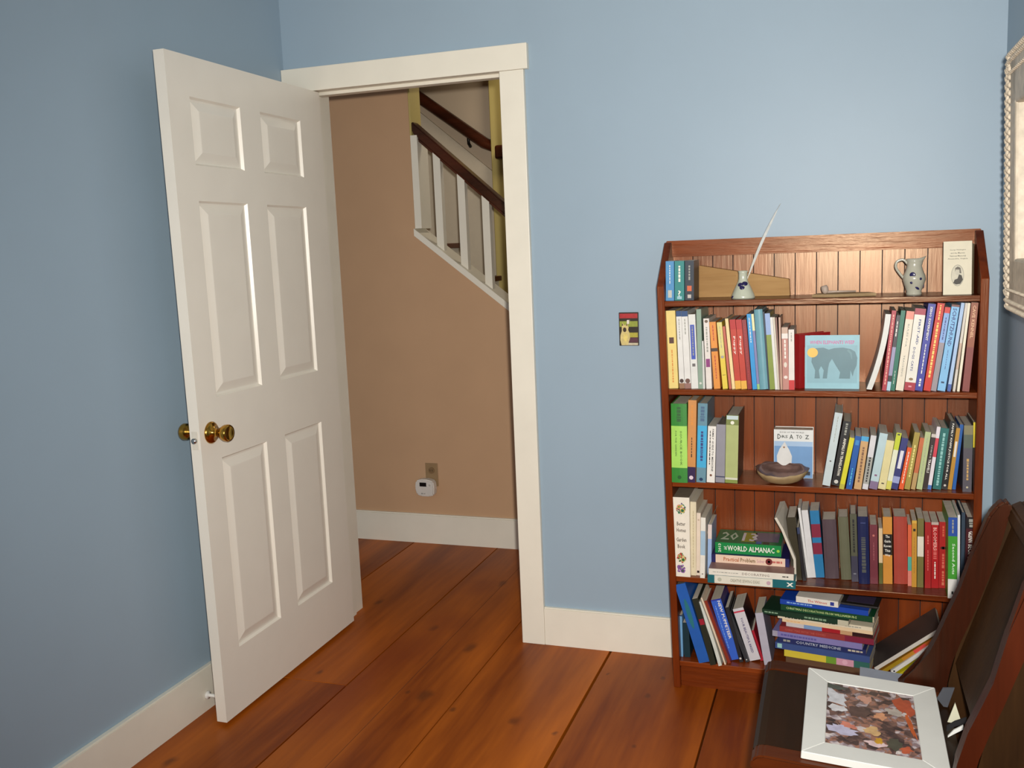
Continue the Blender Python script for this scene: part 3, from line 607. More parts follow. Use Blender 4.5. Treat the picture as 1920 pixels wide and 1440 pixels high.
lettering('DOGS OF THE WORLD', W*.62, .004, mat((90, 90, 90), .5, name='ink'), o, lambda u, v: (u-.004, -.0012, H*.945+v), keep=False)
def bowl():
    c = at(1465, 897, 2, ZCs); c = Vector((at(1466, 890, 1, -.19)[0], -.186, ZCs+.0035)); seg = 56; bm = bmesh.new(); rings = []
    prof = [(.02, .0), (.045, .004), (.066, .016), (.078, .034), (.0815, .0465), (.079, .0468), (.074, .034), (.06, .018), (.04, .009), (.004, .007)]
    for i, (r, z) in enumerate(prof):
        ring = []
        for j in range(seg):
            a = 2*PI*j/seg; f = 1+.02*math.sin(3*a+.4)*(z/.046)+.022*math.sin(9*a+i*.1)*(z/.046)+.012*math.sin(17*a)*(z/.046); zz = z*(1+.05*math.sin(2*a+2.6)+.04*math.sin(9*a))
            ring.append(bm.verts.new((c.x+r*f*math.cos(a)*.97, c.y+r*f*math.sin(a)*.82, c.z+zz*(.86)+r*f*math.sin(a)*.82*.13)))
        rings.append(ring)
    for i, (a, b) in enumerate(zip(rings, rings[1:])):
        for j in range(seg):
            f = bm.faces.new((a[j], a[(j+1) % seg], b[(j+1) % seg], b[j])); f.material_index = 0 if i < 4 else 1
    bm.faces.new(rings[0][::-1]); f = bm.faces.new(rings[-1]); f.material_index = 1
    o = mesh_obj('shell_bowl', bm, [mat((158, 134, 96), .6, .22, 22, .5, name='rough_shell'), mat((128, 100, 92), .14, .35, 14, .4, name='glazed_inside', metal=.5)], None, True)
    tag(o, 'shallow wavy-edged bowl with shiny brown inside and rough tan outside on the third shelf', 'bowl')
bowl()
# ---------- shelf three, right
C5 = (1520, 750, 5.647); G5 = 'books on the right half of the third shelf'; k = dict(zs=ZCs, row=950, group=G5, ys=None)
def s5(label, cov, *p, **q): return stand(C5, label=label, cov=cov, TL=p[0], TR=p[2], top=p[1], BL=p[3], BR=p[4], **{**k, **q})
s5('tall ice-blue book leaning at the left of the third shelf right group', (190, 202, 204), 258, 138, 342, 120, 208, bot=912, hard=True, marks=[('o', .66, .25, (90, 80, 80), .8)], txt=[('-', .05, .4, .08, 'g')])
s5('black book with large white title on the third shelf beside the ice-blue one', (26, 24, 26), 334, 228, 450, 228, 296, bot=912, hard=True, txt=[('ANIMALS IN TRANSLATION', .26, .84, .34, 'w', 'd', .6), ('-', .03, .24, .3, 'g')], marks=[('o', .94, .5, (200, 196, 190))])
s5('thin yellow book on the third shelf right of the black titled one', (206, 200, 40), 414, 402, 468, 300, 352, bands=[(.9, 1, (180, 172, 60))], d=.12)
s5('royal blue paperback on the third shelf right of the thin yellow one', (24, 84, 158), 476, 385, 536, 368, 440, txt=[('-', .6, .9, .2, (80, 180, 210))], marks=[('r', .12, .6, (60, 130, 190), 1.5)])
s5('sand-coloured paperback with bright blue top on the third shelf', (196, 156, 106), 538, 388, 622, 456, 534, bands=[(0, .09, (72, 160, 206))], txt=[('-', .2, .85, .3, (120, 84, 60))])
s5('light grey paperback with black lettering on the third shelf', (206, 204, 206), 638, 378, 700, 544, 606, txt=[('-', .4, .88, .3, 'k')], bands=[(.4, .9, (160, 160, 152))])
s5('pale aqua book with violet foot on the third shelf', (178, 200, 204), 732, 355, 822, 616, 704, bands=[(.86, 1, (126, 106, 136))], marks=[('r', .75, .3, (130, 90, 120), .8)])
s5('cream book between the pale aqua one and the lime one, third shelf', (216, 204, 150), 808, 430, 886, 706, 796, marks=[('r', .88, .35, (70, 60, 50), .5)])
s5('lime and white slim book on the third shelf', (220, 222, 196), 904, 350, 972, 800, 842, bands=[(0, .3, (190, 200, 50)), (.85, 1, (206, 200, 90))], marks=[('r', .03, .5, (60, 60, 60), .6)])
s5('navy book with a long white panel on the third shelf', (50, 54, 112), 962, 405, 1042, 850, 918, marks=[('r', .42, .5, (216, 214, 222), 6)], bands=[(.75, .88, (150, 158, 200))])
s5('orange paperback right of the navy book with white panel', (222, 88, 36), 1030, 505, 1072, 926, 988, txt=[('-', .1, .85, .2, 'w')], d=.11)
s5('olive-gold paperback, third shelf, between two orange ones', (160, 142, 66), 1100, 345, 1162, 990, 1050, txt=[('-', .22, .8, .3, (226, 214, 130))])
s5('terracotta paperback with tan foot on the third shelf', (192, 106, 64), 1164, 402, 1202, 1054, 1112, bands=[(.68, 1, (180, 148, 96))], d=.11)
s5('pale green paperback on the third shelf', (176, 188, 136), 1214, 340, 1278, 1118, 1180, txt=[('-', .1, .9, .1, 'g')])
s5('dark brown paperback with white title on the third shelf', (54, 40, 38), 1280, 362, 1334, 1184, 1232, txt=[('TRAVELS', .45, .7, .5, 'w'), ('-', .2, .42, .3, 'g')], bands=[(0, .06, (200, 190, 180))])
s5('slim white book with red middle on the third shelf', (222, 214, 218), 1338, 285, 1378, 1236, 1276, bands=[(.18, .48, (206, 66, 80)), (.93, 1, (70, 110, 180))])
s5('teal green book with pale marbled title on the third shelf', (36, 104, 100), 1380, 300, 1466, 1286, 1382, hard=True, txt=[('-', .08, .88, .3, (140, 190, 184))], marks=[('o', .92, .3, (150, 190, 190))])
s5('tall black book with slanting white title near the right of the third shelf', (26, 24, 24), 1470, 228, 1552, 1388, 1442, hard=True, txt=[('FAMILY KNIFE JUSTICE FOR ALL', .03, .86, .4, 'w')], marks=[('o', .94, .4, (206, 200, 190))])
s5('ochre book with a white panel right of the tall black one', (182, 134, 46), 1544, 300, 1584, 1448, 1494, marks=[('r', .34, .55, (222, 216, 204), 8)])
s5('slim cobalt blue book near the right end of the third shelf', (28, 88, 160), 1582, 262, 1618, 1496, 1536)
s5('grey-violet mottled book with small gold letters near the right end of the third shelf', (84, 80, 88), 1624, 270, 1722, 1606, 1704, bot=975, bands=[(0, .14, (128, 122, 92)), (.14, .34, (86, 96, 84))], txt=[('-', .5, .85, .25, (196, 156, 90))], marks=[('o', .93, .25, (190, 180, 150))], hard=True)
o = s5('narrow book with yellow and black warning stripes at the right end of the third shelf', (30, 26, 22), 1724, 238, 1772, 1714, 1768, bot=975, bands=[(0, .36, (216, 196, 40))], txt=[('-', .05, .3, .2, (120, 100, 30))])
for j in range(7):
    wv = .009; z_ = .213*(1-.43-.085*j)*.78/.8
    flat('stripe', [(-.0035, z_-.003), (.0035, z_+.002), (.0035, z_+.0075), (-.0035, z_+.0025)], pc((222, 204, 60)), o, -.0006)
# ---------- shelf four, left group
C6 = (1250, 900, 6.856); G6 = 'books standing at the left of the fourth shelf'; k = dict(zs=ZD, row=1228, group=G6, ys=None)
def s6(label, cov, *p, **q): return stand(C6, label=label, cov=cov, TL=p[0], TR=p[2], top=p[1], BL=p[3], BR=p[4], **{**k, **q})
IV = (232, 224, 208)
garden = s6('thick ivory garden book with painted fruit and flowers on its spine, fourth shelf', IV, 62, 225, 300, 94, 300, ys=-.232, d=.185, page=mat((120, 106, 86), .85, .15, 50, name='brown_pages'), txt=[('Better', .305, .355, .5, (96, 84, 72), 'a'), ('Homes', .385, .435, .55, (96, 84, 72), 'a'), ('Garden', .505, .555, .6, (96, 84, 72), 'a'), ('Book', .59, .64, .45, (96, 84, 72), 'a')],
       marks=[]); _old = dict(marks=[('o', .11, .3, (206, 110, 110), 1, .32), ('o', .09, .34, (60, 120, 80), .9, .66), ('o', .2, .34, (206, 176, 70), 1.2, .62), ('o', .2, .2, (110, 90, 120), 1.2, .28), ('o', .15, .2, (40, 90, 60), 1, .8),
              ('o', .75, .36, (176, 60, 54), 1.1, .3), ('o', .73, .3, (70, 120, 60), 1, .68), ('o', .82, .3, (206, 190, 120), 1.1, .62), ('o', .92, .5, (112, 66, 130), .9, .36), ('o', .92, .12, (230, 220, 230), 1, .34), ('o', .9, .2, (60, 100, 60), 1.3, .75)])
s6('tall cream book beside the thick ivory garden book', (216, 204, 174), 304, 282, 380, 304, 380, txt=[('-', .12, .9, .12, (176, 160, 120))])
s6('shorter pinkish-cream book with a tiny black square at its foot', (222, 206, 188), 384, 425, 438, 382, 430, marks=[('r', .94, .6, (40, 30, 30), 1), ('o', .11, .5, (190, 170, 150))])
s6('white book with pale blue middle on the fourth shelf', (226, 222, 210), 440, 485, 500, 428, 492, bot=1262, ys=-.232, bands=[(.22, .62, (158, 186, 206))], marks=[('r', .93, .3, (110, 100, 90), .7)])
s6('slim white and light blue book left of the stack on the fourth shelf', (150, 176, 214), 530, 575, 582, 524, 574, bands=[(0, .28, (216, 200, 194))], d=.12)
def florets(ob, cx, cz, rr_, cols, seed):
    rd = random.Random(seed); bm = bmesh.new(); ms = [pc(c) for c in cols]
    for i in range(46):
        a = rd.uniform(0, 2*PI); q = rr_*math.sqrt(rd.random()); r0 = rd.uniform(.0016, .0042); k = rd.randrange(len(cols))
        f = bm.faces.new([bm.verts.new((p_[0], -.0009-i*.00001, p_[1])) for p_ in ell(cx+q*math.cos(a), cz+q*math.sin(a)*1.15, r0, r0*rd.uniform(.5, .9), 8, rd.uniform(0, 3))]); f.material_index = k
    for cx_, cz_, r1, k in ((cx-.006, cz+.006, .007, 0), (cx+.005, cz-.006, .0075, 1)):
        for j in range(3):
            f = bm.faces.new([bm.verts.new((p_[0], -.0016-j*.0002, p_[1])) for p_ in ell(cx_, cz_, r1*(1-.3*j), r1*(1-.3*j), 12)]); f.material_index = (k+j) % len(cols)
    mesh_obj('painted_flowers', bm, ms, ob)
hg = max(v.co.z for v in garden.data.vertices)
florets(garden, 0, hg*.86, .0145, [(206, 110, 110), (206, 176, 70), (60, 120, 80), (40, 90, 60), (110, 90, 120)], 1)
florets(garden, 0, hg*.24, .0135, [(176, 60, 54), (206, 190, 120), (70, 120, 60), (50, 90, 50)], 2)
florets(garden, -.002, hg*.1, .0125, [(112, 66, 130), (150, 110, 170), (90, 50, 110), (60, 100, 60)], 3)
# curled leaflet standing behind
p0 = at(1326, 1090, 1, -.15)
bm = bmesh.new(); pr = [(0, 0), (.001, .06), (.004, .12), (.012, .165), (.024, .196)]
vl = [[bm.verts.new((p0[0]+x+t_, y, ZD+z)) for x, z in pr] for y in (-.185, -.06) for t_ in (0, .0012)]
for a, b in ((0, 1), (1, 3), (3, 2), (2, 0)):
    for i in range(4): bm.faces.new((vl[a][i], vl[a][i+1], vl[b][i+1], vl[b][i]))
for i in (0, 4): bm.faces.new([vl[q][i] for q in (0, 1, 3, 2)])
o = mesh_obj('booklet', bm, mat((176, 156, 128), .7, name='old_card')); tag(o, 'thin curling tan booklet standing between white books and the almanac stack', 'booklet')
# ---------- stacks lying flat
def lie(crop, z0, th, x0p, x1p, yp, ys, label, cov, group, d=.16, yaw=0.0, **k):
    X0, Y0_, s = crop; a = at(X0+x0p/s, Y0_+yp/s, 1, ys); b = at(X0+x1p/s, Y0_+yp/s, 1, ys)
    h = b[0]-a[0]; o = make_book('book', th*.985, h, d, cov, **k)
    o.rotation_euler = (0, -PI/2, 0)
    o.matrix_world = Matrix.Translation((b[0], ys, z0+th/2)) @ Matrix.Rotation(yaw, 4, 'Z') @ Matrix.Rotation(-PI/2, 4, 'Y')
    tag(o, label, 'book', group); return o
# (local z runs to the left, so t = 1-fraction: bands are given from the LEFT end)
G7 = 'books lying in the almanac stack'
z = ZD+.0005
lie(C6, z, .026, 527, 1655, 1320, -.268, 'teal book with a cream label, bottom of the almanac stack', (14, 96, 104), G7, d=.2, hard=True, bands=[(.08, .745, (216, 212, 196))], txt=[('CREATIVE SEWING IDEAS', .26, .6, .4, (150, 146, 130)), ('x', .9, .98, .5, 'w')], marks=[('o', .14, .5, (180, 180, 160)), ('o', .7, .5, (190, 160, 170))]); z += .026
lie(C6, z, .0205, 540, 1632, 1180, -.266, 'white book titled DECORATING, second from bottom of the almanac stack', (222, 216, 202), G7, d=.2, side=(134, 98, 90), txt=[('DECORATING', .4, .72, .4, (150, 140, 130)), ('-', .05, .36, .12, 'g'), ('-', .87, .96, .2, 'k')]); z += .0205
lie(C6, z, .027, 575, 1575, 960, -.205, 'navy book titled Practical Problem Solver on a pale label', (28, 26, 84), G7, d=.155, hard=True, bands=[(.055, .95, (226, 196, 172))], txt=[('Practical', .16, .36, .5, (176, 96, 50)), ('Problem', .38, .57, .5, (110, 84, 36)), ('Solver', .59, .69, .45, (190, 140, 150)), ('-', .79, .93, .3, (190, 100, 90))], marks=[('o', .745, .8, (110, 26, 28)), ('o', .745, .3, (220, 190, 170))]); z += .027
al = lie(C6, z, .036, 622, 1472, 780, -.19, 'thick green almanac on top of the stack on the fourth shelf', (10, 128, 62), G7, d=.142, side=(30, 110, 66), txt=[('WORLD ALMANAC', .19, .9, .5, 'w', 'd', .52), ('THE', .135, .18, .3, 'w', 'd', .5)], marks=[('o', .955, .26, (150, 200, 70))])
h_ = al.data.vertices; hh = max(v.co.z for v in h_)
lettering('2013', .0285, .009, mat(INK['w'], .5, .02, name='ink'), al, lambda u, v: (u, -.0010, hh*(1-.07)+v), keep=False)
tw = .036*.985/2
cm = lambda u, v, d_: (tw+.0005, v, hh-u)    # cover print on the top face; u from the left end, v depth
for (a, b, c_, d_, col) in ((.39*hh, .5*hh+.02, .02, .12, (150, 150, 40)), (.58*hh, .95*hh, .03, .125, (104, 96, 120)), (.62*hh, .70*hh, .006, .03, (40, 90, 160)), (.72*hh, .82*hh, .006, .028, (30, 40, 40))):
    flat('cover_picture', [(a, c_), (b, c_), (b, d_), (a, d_)], pc(col), al, mapf=cm)
for s_, a, b, c_ in (('20', .05, .34, (190, 206, 180)), ('13', .38, .64, (222, 214, 220))):
    lettering(s_, (b-a)*hh*.9, .085, mat(c_, .4, .02, name='ink'), al, lambda u, v, a=a, b=b: (tw+.0009, .07+v, hh-((a+b)/2*hh+u)), keep=False)
# white floppy book leaning on the stack, open fanned pages
def floppy():
    ys = -.205; P = [at(1250+x/6.856, 900+y/6.856, 1, ys) for x, y in ((1640, 1240), (1630, 1030), (1560, 860), (1470, 640), (1385, 492))]
    bm = bmesh.new(); rows = []
    for i, p_ in enumerate(P):
        zz = max(p_[2], ZD+.001) if i else ZD+.001
        rows.append([bm.verts.new((p_[0]+dx, y, zz+dz)) for dx, y, dz in ((0, ys, 0), (.007, ys, .003), (.007+.004*i, ys+.14, .003+.004*i), (.0+.002*i, ys+.14, 0+.004*i))])
    for a, b in zip(rows, rows[1:]):
        for j in range(4): bm.faces.new((a[j], a[(j+1) % 4], b[(j+1) % 4], b[j]))
    bm.faces.new(rows[0][::-1]); bm.faces.new(rows[-1])
    o = mesh_obj('paperback', bm, mat((204, 196, 180), .6, .05, name='white_paperback')); tag(o, 'floppy white paperback leaning left over the almanac stack', 'book', G7)
floppy()
# ---------- shelf four, right
C8 = (1480, 920, 5.053); G8 = 'books on the right half of the fourth shelf'; k = dict(zs=ZD, row=885, group=G8, ys=None)
GP = mat((212, 203, 186), .85, .12, 50, name='dusty_pages')
def s8(label, cov, *p, **q):
    q.setdefault('page', GP); q.setdefault('hard', True); return stand(C8, label=label, cov=cov, TL=p[0], TR=p[2], top=p[1], BL=p[3], BR=p[4], **{**k, **q})
s8('dark olive-brown old book at the left of the fourth shelf right group', (52, 46, 28), -30, 255, 62, 30, 122, bot=830, ys=-.19)
s8('near-black slim book beside the olive-brown one on the fourth shelf', (30, 28, 32), 64, 350, 92, 124, 166, bot=830, ys=-.19, bands=[(0, .12, (50, 60, 90))])
s8('thin white book leaning left, first of the pale pair on the fourth shelf', (222, 220, 218), 82, 165, 102, 168, 196, bot=828, hard=False, d=.15)
s8('thicker white book leaning left, second of the pale pair on the fourth shelf', (214, 212, 212), 106, 186, 182, 198, 246, bot=828, hard=False, d=.15)
s8('blue book with two dark red bands on the fourth shelf', (36, 116, 164), 188, 190, 284, 250, 332, bot=820, bands=[(.2, .4, (128, 34, 58)), (.48, .65, (128, 34, 58))], hard=False)
s8('faded grey-purple wide book on the fourth shelf', (82, 66, 72), 300, 275, 450, 346, 466, bot=820, rnd=.003)
s8('grey-green wide book on the fourth shelf', (100, 100, 78), 455, 250, 560, 494, 588, bot=838, rnd=.003)
s8('slate book with a narrow green-grey label on the fourth shelf', (62, 60, 76), 572, 222, 636, 590, 656, bot=865, bands=[(.0, .62, (84, 84, 66))], marks=[('r', .88, .4, (130, 130, 140), .5)], txt=[('-', .08, .55, .3, 'k')])
s8('dark navy book with a faded title on the fourth shelf', (22, 30, 74), 640, 248, 752, 660, 762, rnd=.003, txt=[('-', .3, .8, .4, (78, 80, 76)), ('-', .08, .12, .5, (50, 60, 110))])
s8('mauve-red book right of the navy one on the fourth shelf', (112, 48, 58), 756, 325, 838, 768, 838, txt=[('-', .3, .62, .14, (150, 80, 84))], marks=[('o', .18, .3, (190, 110, 100))])
s8('very slim cream and green book beside the yellow one, fourth shelf', (214, 190, 150), 846, 358, 882, 850, 886, bands=[(.62, 1, (90, 92, 40))], hard=False, d=.12)
s8('mustard-yellow book with a black title label on the fourth shelf', (206, 140, 56), 884, 250, 974, 888, 978, marks=[('r', .41, .98, (26, 22, 20), 2.55)], txt=[('The', .27, .31, .45, 'w', 'a'), ('Guide', .34, .38, .7, 'w', 'a'), ('Knows', .41, .45, .8, 'w', 'a'), ('This', .48, .52, .6, 'w', 'a'), ('Way', .55, .59, .6, 'w', 'a')])
s8('wide salmon-red plain book on the fourth shelf', (168, 68, 54), 984, 248, 1116, 990, 1122, rnd=.003)
s8('slim orange book with a turquoise patch on the fourth shelf', (214, 98, 60), 1120, 325, 1160, 1124, 1156, bot=905, bands=[(.52, .75, (84, 166, 150)), (.75, 1, (216, 130, 114))], hard=False)
s8('golden ochre book with small dark emblem near its top, fourth shelf', (196, 142, 50), 1162, 285, 1208, 1158, 1206, bot=915, bands=[(0, .04, (214, 170, 70))], marks=[('r', .14, .5, (50, 36, 24), 1.2)], txt=[('-', .25, .8, .12, (150, 100, 40))], hard=False)
s8('grey and olive book with a white block on its spine, fourth shelf', (116, 108, 58), 1212, 265, 1278, 1212, 1268, bot=918, bands=[(.26, .55, (222, 214, 196))], hard=False)
s8('red book, left of the three red ones on the fourth shelf', (164, 30, 30), 1284, 300, 1344, 1282, 1342, bot=925, txt=[('-', .2, .34, .2, (220, 110, 100)), ('-', .42, .72, .14, (220, 110, 100))], hard=False)
s8('red book with a tall white title, middle of the three red ones', (170, 18, 22), 1346, 300, 1416, 1344, 1414, bot=925, bands=[(0, .04, (190, 170, 160))], txt=[('BLOOMERS', .08, .42, .5, (236, 170, 160)), ('-', .6, .85, .2, 'w'), ('-', .42, .56, .5, (206, 90, 84))], hard=False)
s8('red book with a small dark picture, right of the three red ones', (168, 26, 24), 1418, 298, 1502, 1416, 1492, bot=925, txt=[('-', .06, .24, .25, (206, 90, 60)), ('-', .48, .7, .3, (206, 100, 80)), ('-', .74, .95, .3, (206, 110, 80))], marks=[('o', .39, .7, (60, 26, 20), .6), ('o', .39, .25, (206, 160, 120), 1.3)], hard=False)
s8('green and white book with blue top titled Second Acts, fourth shelf', (64, 148, 46), 1506, 255, 1594, 1500, 1590, bot=990, ys=-.245, bands=[(0, .23, (40, 76, 156)), (.76, 1, (222, 220, 214))], txt=[('Second Acts', .32, .7, .32, (206, 226, 200), 'd', .6), ('-', .03, .2, .2, 'g')], marks=[('r', .93, .2, (40, 40, 40), 1.8)], hard=False, d=.19)
s8('slim white book between the green and the slate ones, fourth shelf', (220, 220, 222), 1594, 232, 1620, 1592, 1614, bot=970, ys=-.24, hard=False)
s8('slate blue book left of the black and maroon one, fourth shelf', (50, 66, 82), 1632, 208, 1668, 1618, 1652, bot=980)
s8('black and maroon book with big white block lettering at the right of the fourth shelf', (66, 12, 22), 1676, 255, 1776, 1656, 1750, bot=980, ys=-.225, d=.175, bands=[(0, .14, (24, 16, 20))], txt=[('GLENN', .17, .31, .5, 'w'), ('BECK', .335, .46, .5, 'w'), ('BROKE', .49, .83, .56, 'w'), ('-', .02, .12, .5, 'g')])
# ---------- shelf five, left
C9 = (1250, 1070, 6.546); G9 = 'books leaning at the left of the bottom shelf'; k = dict(zs=ZE, row=1130, group=G9, ys=None)
def s9(label, cov, *p, **q): return stand(C9, label=label, cov=cov, TL=p[0], TR=p[2], top=p[1], BL=p[3], BR=p[4], **{**k, **q})
s9('small upright light blue book at the far left of the bottom shelf', (112, 164, 206), 130, 545, 186, 140, 206, bot=1100, ys=-.2, txt=[('-', .05, .55, .12, 'b')], page=M_PAGE, bands=[(0, .03, (30, 50, 90))])
s9('small dark teal book half hidden behind the big blue leaning one', (16, 48, 58), 200, 640, 262, 212, 300, bot=1100, ys=-.2)
s9('big bright blue book leaning left over the bottom shelf edge', (30, 88, 168), 82, 165, 232, 396, 532, bot=1190, ys=-.236, hard=True, d=.18, marks=[('o', .38, .42, (36, 108, 118), 7)], page=mat((110, 96, 80), .8, name='grey_pages'))
s9('black and green magazine with a red patch leaning on the big blue book', (34, 38, 26), 310, 345, 372, 548, 640, bot=1165, marks=[('r', .35, .8, (150, 24, 44), 1.3)], name='magazine', bend=.006)
s9('curved white magazine leaning in the bottom shelf left group', (206, 208, 198), 378, 385, 412, 672, 730, bot=1165, bend=.012, name='magazine')
s9('thin cream booklet right of the curved white magazine', (222, 200, 174), 414, 335, 436, 732, 752, bot=1155, d=.12, bend=.006, name='booklet')
s9('thin red-brown booklet left of the blue titled book on the bottom shelf', (130, 44, 24), 446, 370, 500, 754, 786, bot=1145, d=.12)
s9('blue book with big white title letters leaning on the bottom shelf', (52, 96, 196), 506, 352, 686, 790, 884, bot=1110, hard=False, side=(40, 44, 110), txt=[('NEW PUPPETEER', .03, .66, .28, 'w', 'd', .72), ('-', .1, .8, .07, (130, 170, 230), 'd', .28)], bands=[(.0, .02, (40, 50, 150))])
s9('black slim book with pale stripe leaning beside the blue titled one', (30, 30, 34), 722, 452, 752, 886, 950, bot=1130, marks=[('o', .93, .6, (210, 206, 200), 1)])
s9('slim dark charcoal book left of the white one with pink line', (48, 50, 54), 754, 520, 772, 952, 1034, bot=1130, marks=[('o', .95, .35, (206, 206, 200), 1)])
s9('white book with a pink line near its top leaning on the bottom shelf', (204, 200, 204), 774, 462, 962, 1038, 1140, bot=1118, hard=False, side=(40, 26, 30), txt=[('YOUR BEAUTIFUL BREED', .18, .86, .22, (70, 60, 110), 'd', .5)], bands=[(.05, .08, (196, 60, 80))])
s9('slim crimson book leaning right of the white one with pink line', (168, 28, 46), 1030, 735, 1062, 1142, 1206, bot=1112, d=.12)
# thick grey-white worn paperback lying back with fanned pages
s9('worn grey-lilac book with fanned pages between the crimson book and the big stack', (176, 172, 184), 1072, 520, 1190, 1206, 1290, bot=1075, ys=-.2, hard=False, side=(134, 132, 150), page=M_PAGE)
# ---------- shelf five, big stack
CA = (1420, 1080, 4.8); G10 = 'books lying in the tall stack on the bottom shelf'
ST = [  # bottom up: th, x0, x1, y, ys, label, colour, extras
 (.0235, 225, 1010, 820, -.232, 'floral yellow book with pink blossoms, bottom of the tall stack', (206, 184, 60), dict(bands=[(.5, .62, (110, 150, 50)), (.62, .82, (206, 150, 168)), (.82, 1, (50, 100, 90))], marks=[('o', .72, .7, (220, 170, 186))])),
 (.021, 140, 1012, 720, -.236, 'plain slate blue book, second from bottom of the tall stack', (58, 78, 130), dict(marks=[('r', .05, .7, (150, 196, 190), 1)])),
 (.018, 180, 978, 655, -.23, 'navy book with pale lettering in the lower part of the tall stack', (36, 44, 92), dict(txt=[('-', .05, .14, .4, 'g'), ('COUNTRY MEDICINE', .2, .72, .5, (170, 176, 190)), ('-', .8, .97, .35, (190, 180, 160))])),
 (.019, 115, 945, 605, -.232, 'lavender book in the middle of the tall stack', (128, 120, 172), dict(bands=[(0, .06, (160, 154, 170))], txt=[('-', .1, .5, .4, (90, 84, 150))])),
 (.018, 182, 1050, 545, -.234, 'brick-red book fading to maroon in the tall stack', (146, 54, 52), dict(bands=[(.7, 1, (124, 34, 58))], txt=[('CHRISTMAS WITH THE COOKS', .06, .5, .4, (176, 84, 76))])),
 (.014, 202, 1042, 495, -.228, 'dark book with multicoloured photo strip above the brick-red one', (92, 20, 28), dict(bands=[(.05, .25, (196, 190, 190)), (.25, .45, (120, 150, 190)), (.45, .65, (160, 26, 36)), (.65, .78, (190, 150, 110)), (.78, 1, (46, 18, 18))])),
 (.0105, 205, 1040, 455, -.232, 'thin peach-cream book in the upper part of the tall stack', (224, 196, 158), dict(txt=[('-', .05, .2, .15, 'o')])),
 (.0125, 165, 1038, 415, -.23, 'thin ivory book with small dark lettering in the tall stack', (218, 206, 180), dict(txt=[('-', .08, .3, .3, 'k'), ('-', .48, .6, .25, 'k'), ('-', .72, .9, .25, 'g')])),
 (.0165, 22, 820, 345, -.236, 'dark green magazine sticking out to the left of the tall stack', (22, 52, 36), dict(txt=[('-', .03, .2, .3, (130, 160, 130)), ('-', .5, .75, .4, (120, 150, 120))], bands=[(.88, 1, (190, 184, 160))])),
 (.018, 192, 1052, 300, -.232, 'green book with gold serif title in the upper tall stack', (18, 66, 38), dict(txt=[('CHRISTMAS DECORATIONS FROM WILLIAMSBURG', .06, .82, .42, (176, 196, 130))], bands=[(.985, 1, (180, 170, 140))])),
 (.0165, 186, 1000, 250, -.228, 'bright blue book second from the top of the tall stack', (22, 66, 162), dict(txt=[('-', .08, .36, .3, (130, 170, 220))], d=.125)),
 (.0195, 340, 728, 190, -.222, 'small white book with a blue square emblem on top of the tall stack', (222, 216, 204), dict(txt=[('The Witness', .28, .74, .42, (190, 90, 80))], marks=[('r', .86, .6, (46, 58, 140), 1)], d=.1)),
]
z = ZE+.0005
lie(CA, z, .034, 240, 1000, 880, -.225, 'brown book at the very base of the tall stack, hidden behind the dark seat', (96, 70, 50), G10, d=.125, yaw=-.16, page=M_GREYP); z += .034
for th, x0, x1, yy, ys, lab, col, ex in ST:
    ex = dict(ex); dd = ex.pop('d', .128); lie(CA, z, th, x0, x1, yy, ys, lab, col, G10, d=dd, yaw=-.155+random.uniform(-.01, .01), page=M_PAGE if th > .015 else M_GREYP, **ex); z += th
# dark magazine on top right of the stack and the printed edge of a tall folder behind
o = mesh_obj('magazine', B(-.055, .055, 0, .115, 0, .006, .001), pc((38, 34, 32))); p = at(1600, 1122, 1, -.2); o.location = (p[0]-.005, -.2, z-.0195+.0003)
tag(o, 'dark magazine lying at the right on top of the tall stack', 'magazine', G10); o.location.x = at(1574, 1120, 1, -.2)[0]+.057; o.rotation_euler = (0, 0, -.16)
mesh_obj('cover_picture', B(-.04, .04, .02, .1, .006, .0063), pc((64, 54, 76)), o)
# ---------- leaning slanted books at the right of the bottom shelf
G11 = 'books leaning low at the right of the bottom shelf'
def slant(label, cov, x0, y0, x1, y1, th, ys, d, side=None, z0=None, **k):
    a, b = at(CA[0]+x0/CA[2], CA[1]+y0/CA[2], 1, ys), at(CA[0]+x1/CA[2], CA[1]+y1/CA[2], 1, ys)
    dx, dz = b[0]-a[0], b[2]-a[2]; h = math.hypot(dx, dz); ang = math.atan2(dx, dz)
    o = make_book('book', th, h, d, cov, side=side, **k)
    o.rotation_euler = (0, ang, 0); zz = max(a[2], ZE+.002)
    o.location = (a[0]+math.cos(ang)*th/2, ys, zz+.0 if z0 is None else z0); tag(o, label, 'book', G11)
    lo = min((o.rotation_euler.to_matrix() @ v.co).z for v in o.data.vertices)+o.location.z
    if lo < ZE+.0005: o.location.z += ZE+.0005-lo
    return o
slant('dark grey-brown book with white edge, uppermost of the low-leaning books', (196, 190, 180), 1050, 838, 1640, 478, .011, -.225, .165, side=(62, 54, 52))
slant('orange and olive book under the dark grey-brown leaning one', (176, 120, 34), 1090, 880, 1610, 552, .011, -.225, .16, bands=[(0, .2, (190, 96, 30)), (.2, .4, (200, 70, 60)), (.6, 1, (150, 120, 20))])
slant('white slim leaning book with a small black emblem at its foot', (210, 208, 204), 1200, 868, 1600, 600, .011, -.232, .16, marks=[('o', .95, .5, (30, 30, 40), 1)])
slant('bright yellow book, lowest of the low-leaning books', (210, 196, 30), 1250, 910, 1550, 720, .013, -.236, .16, bands=[(0, .35, (206, 170, 140))])

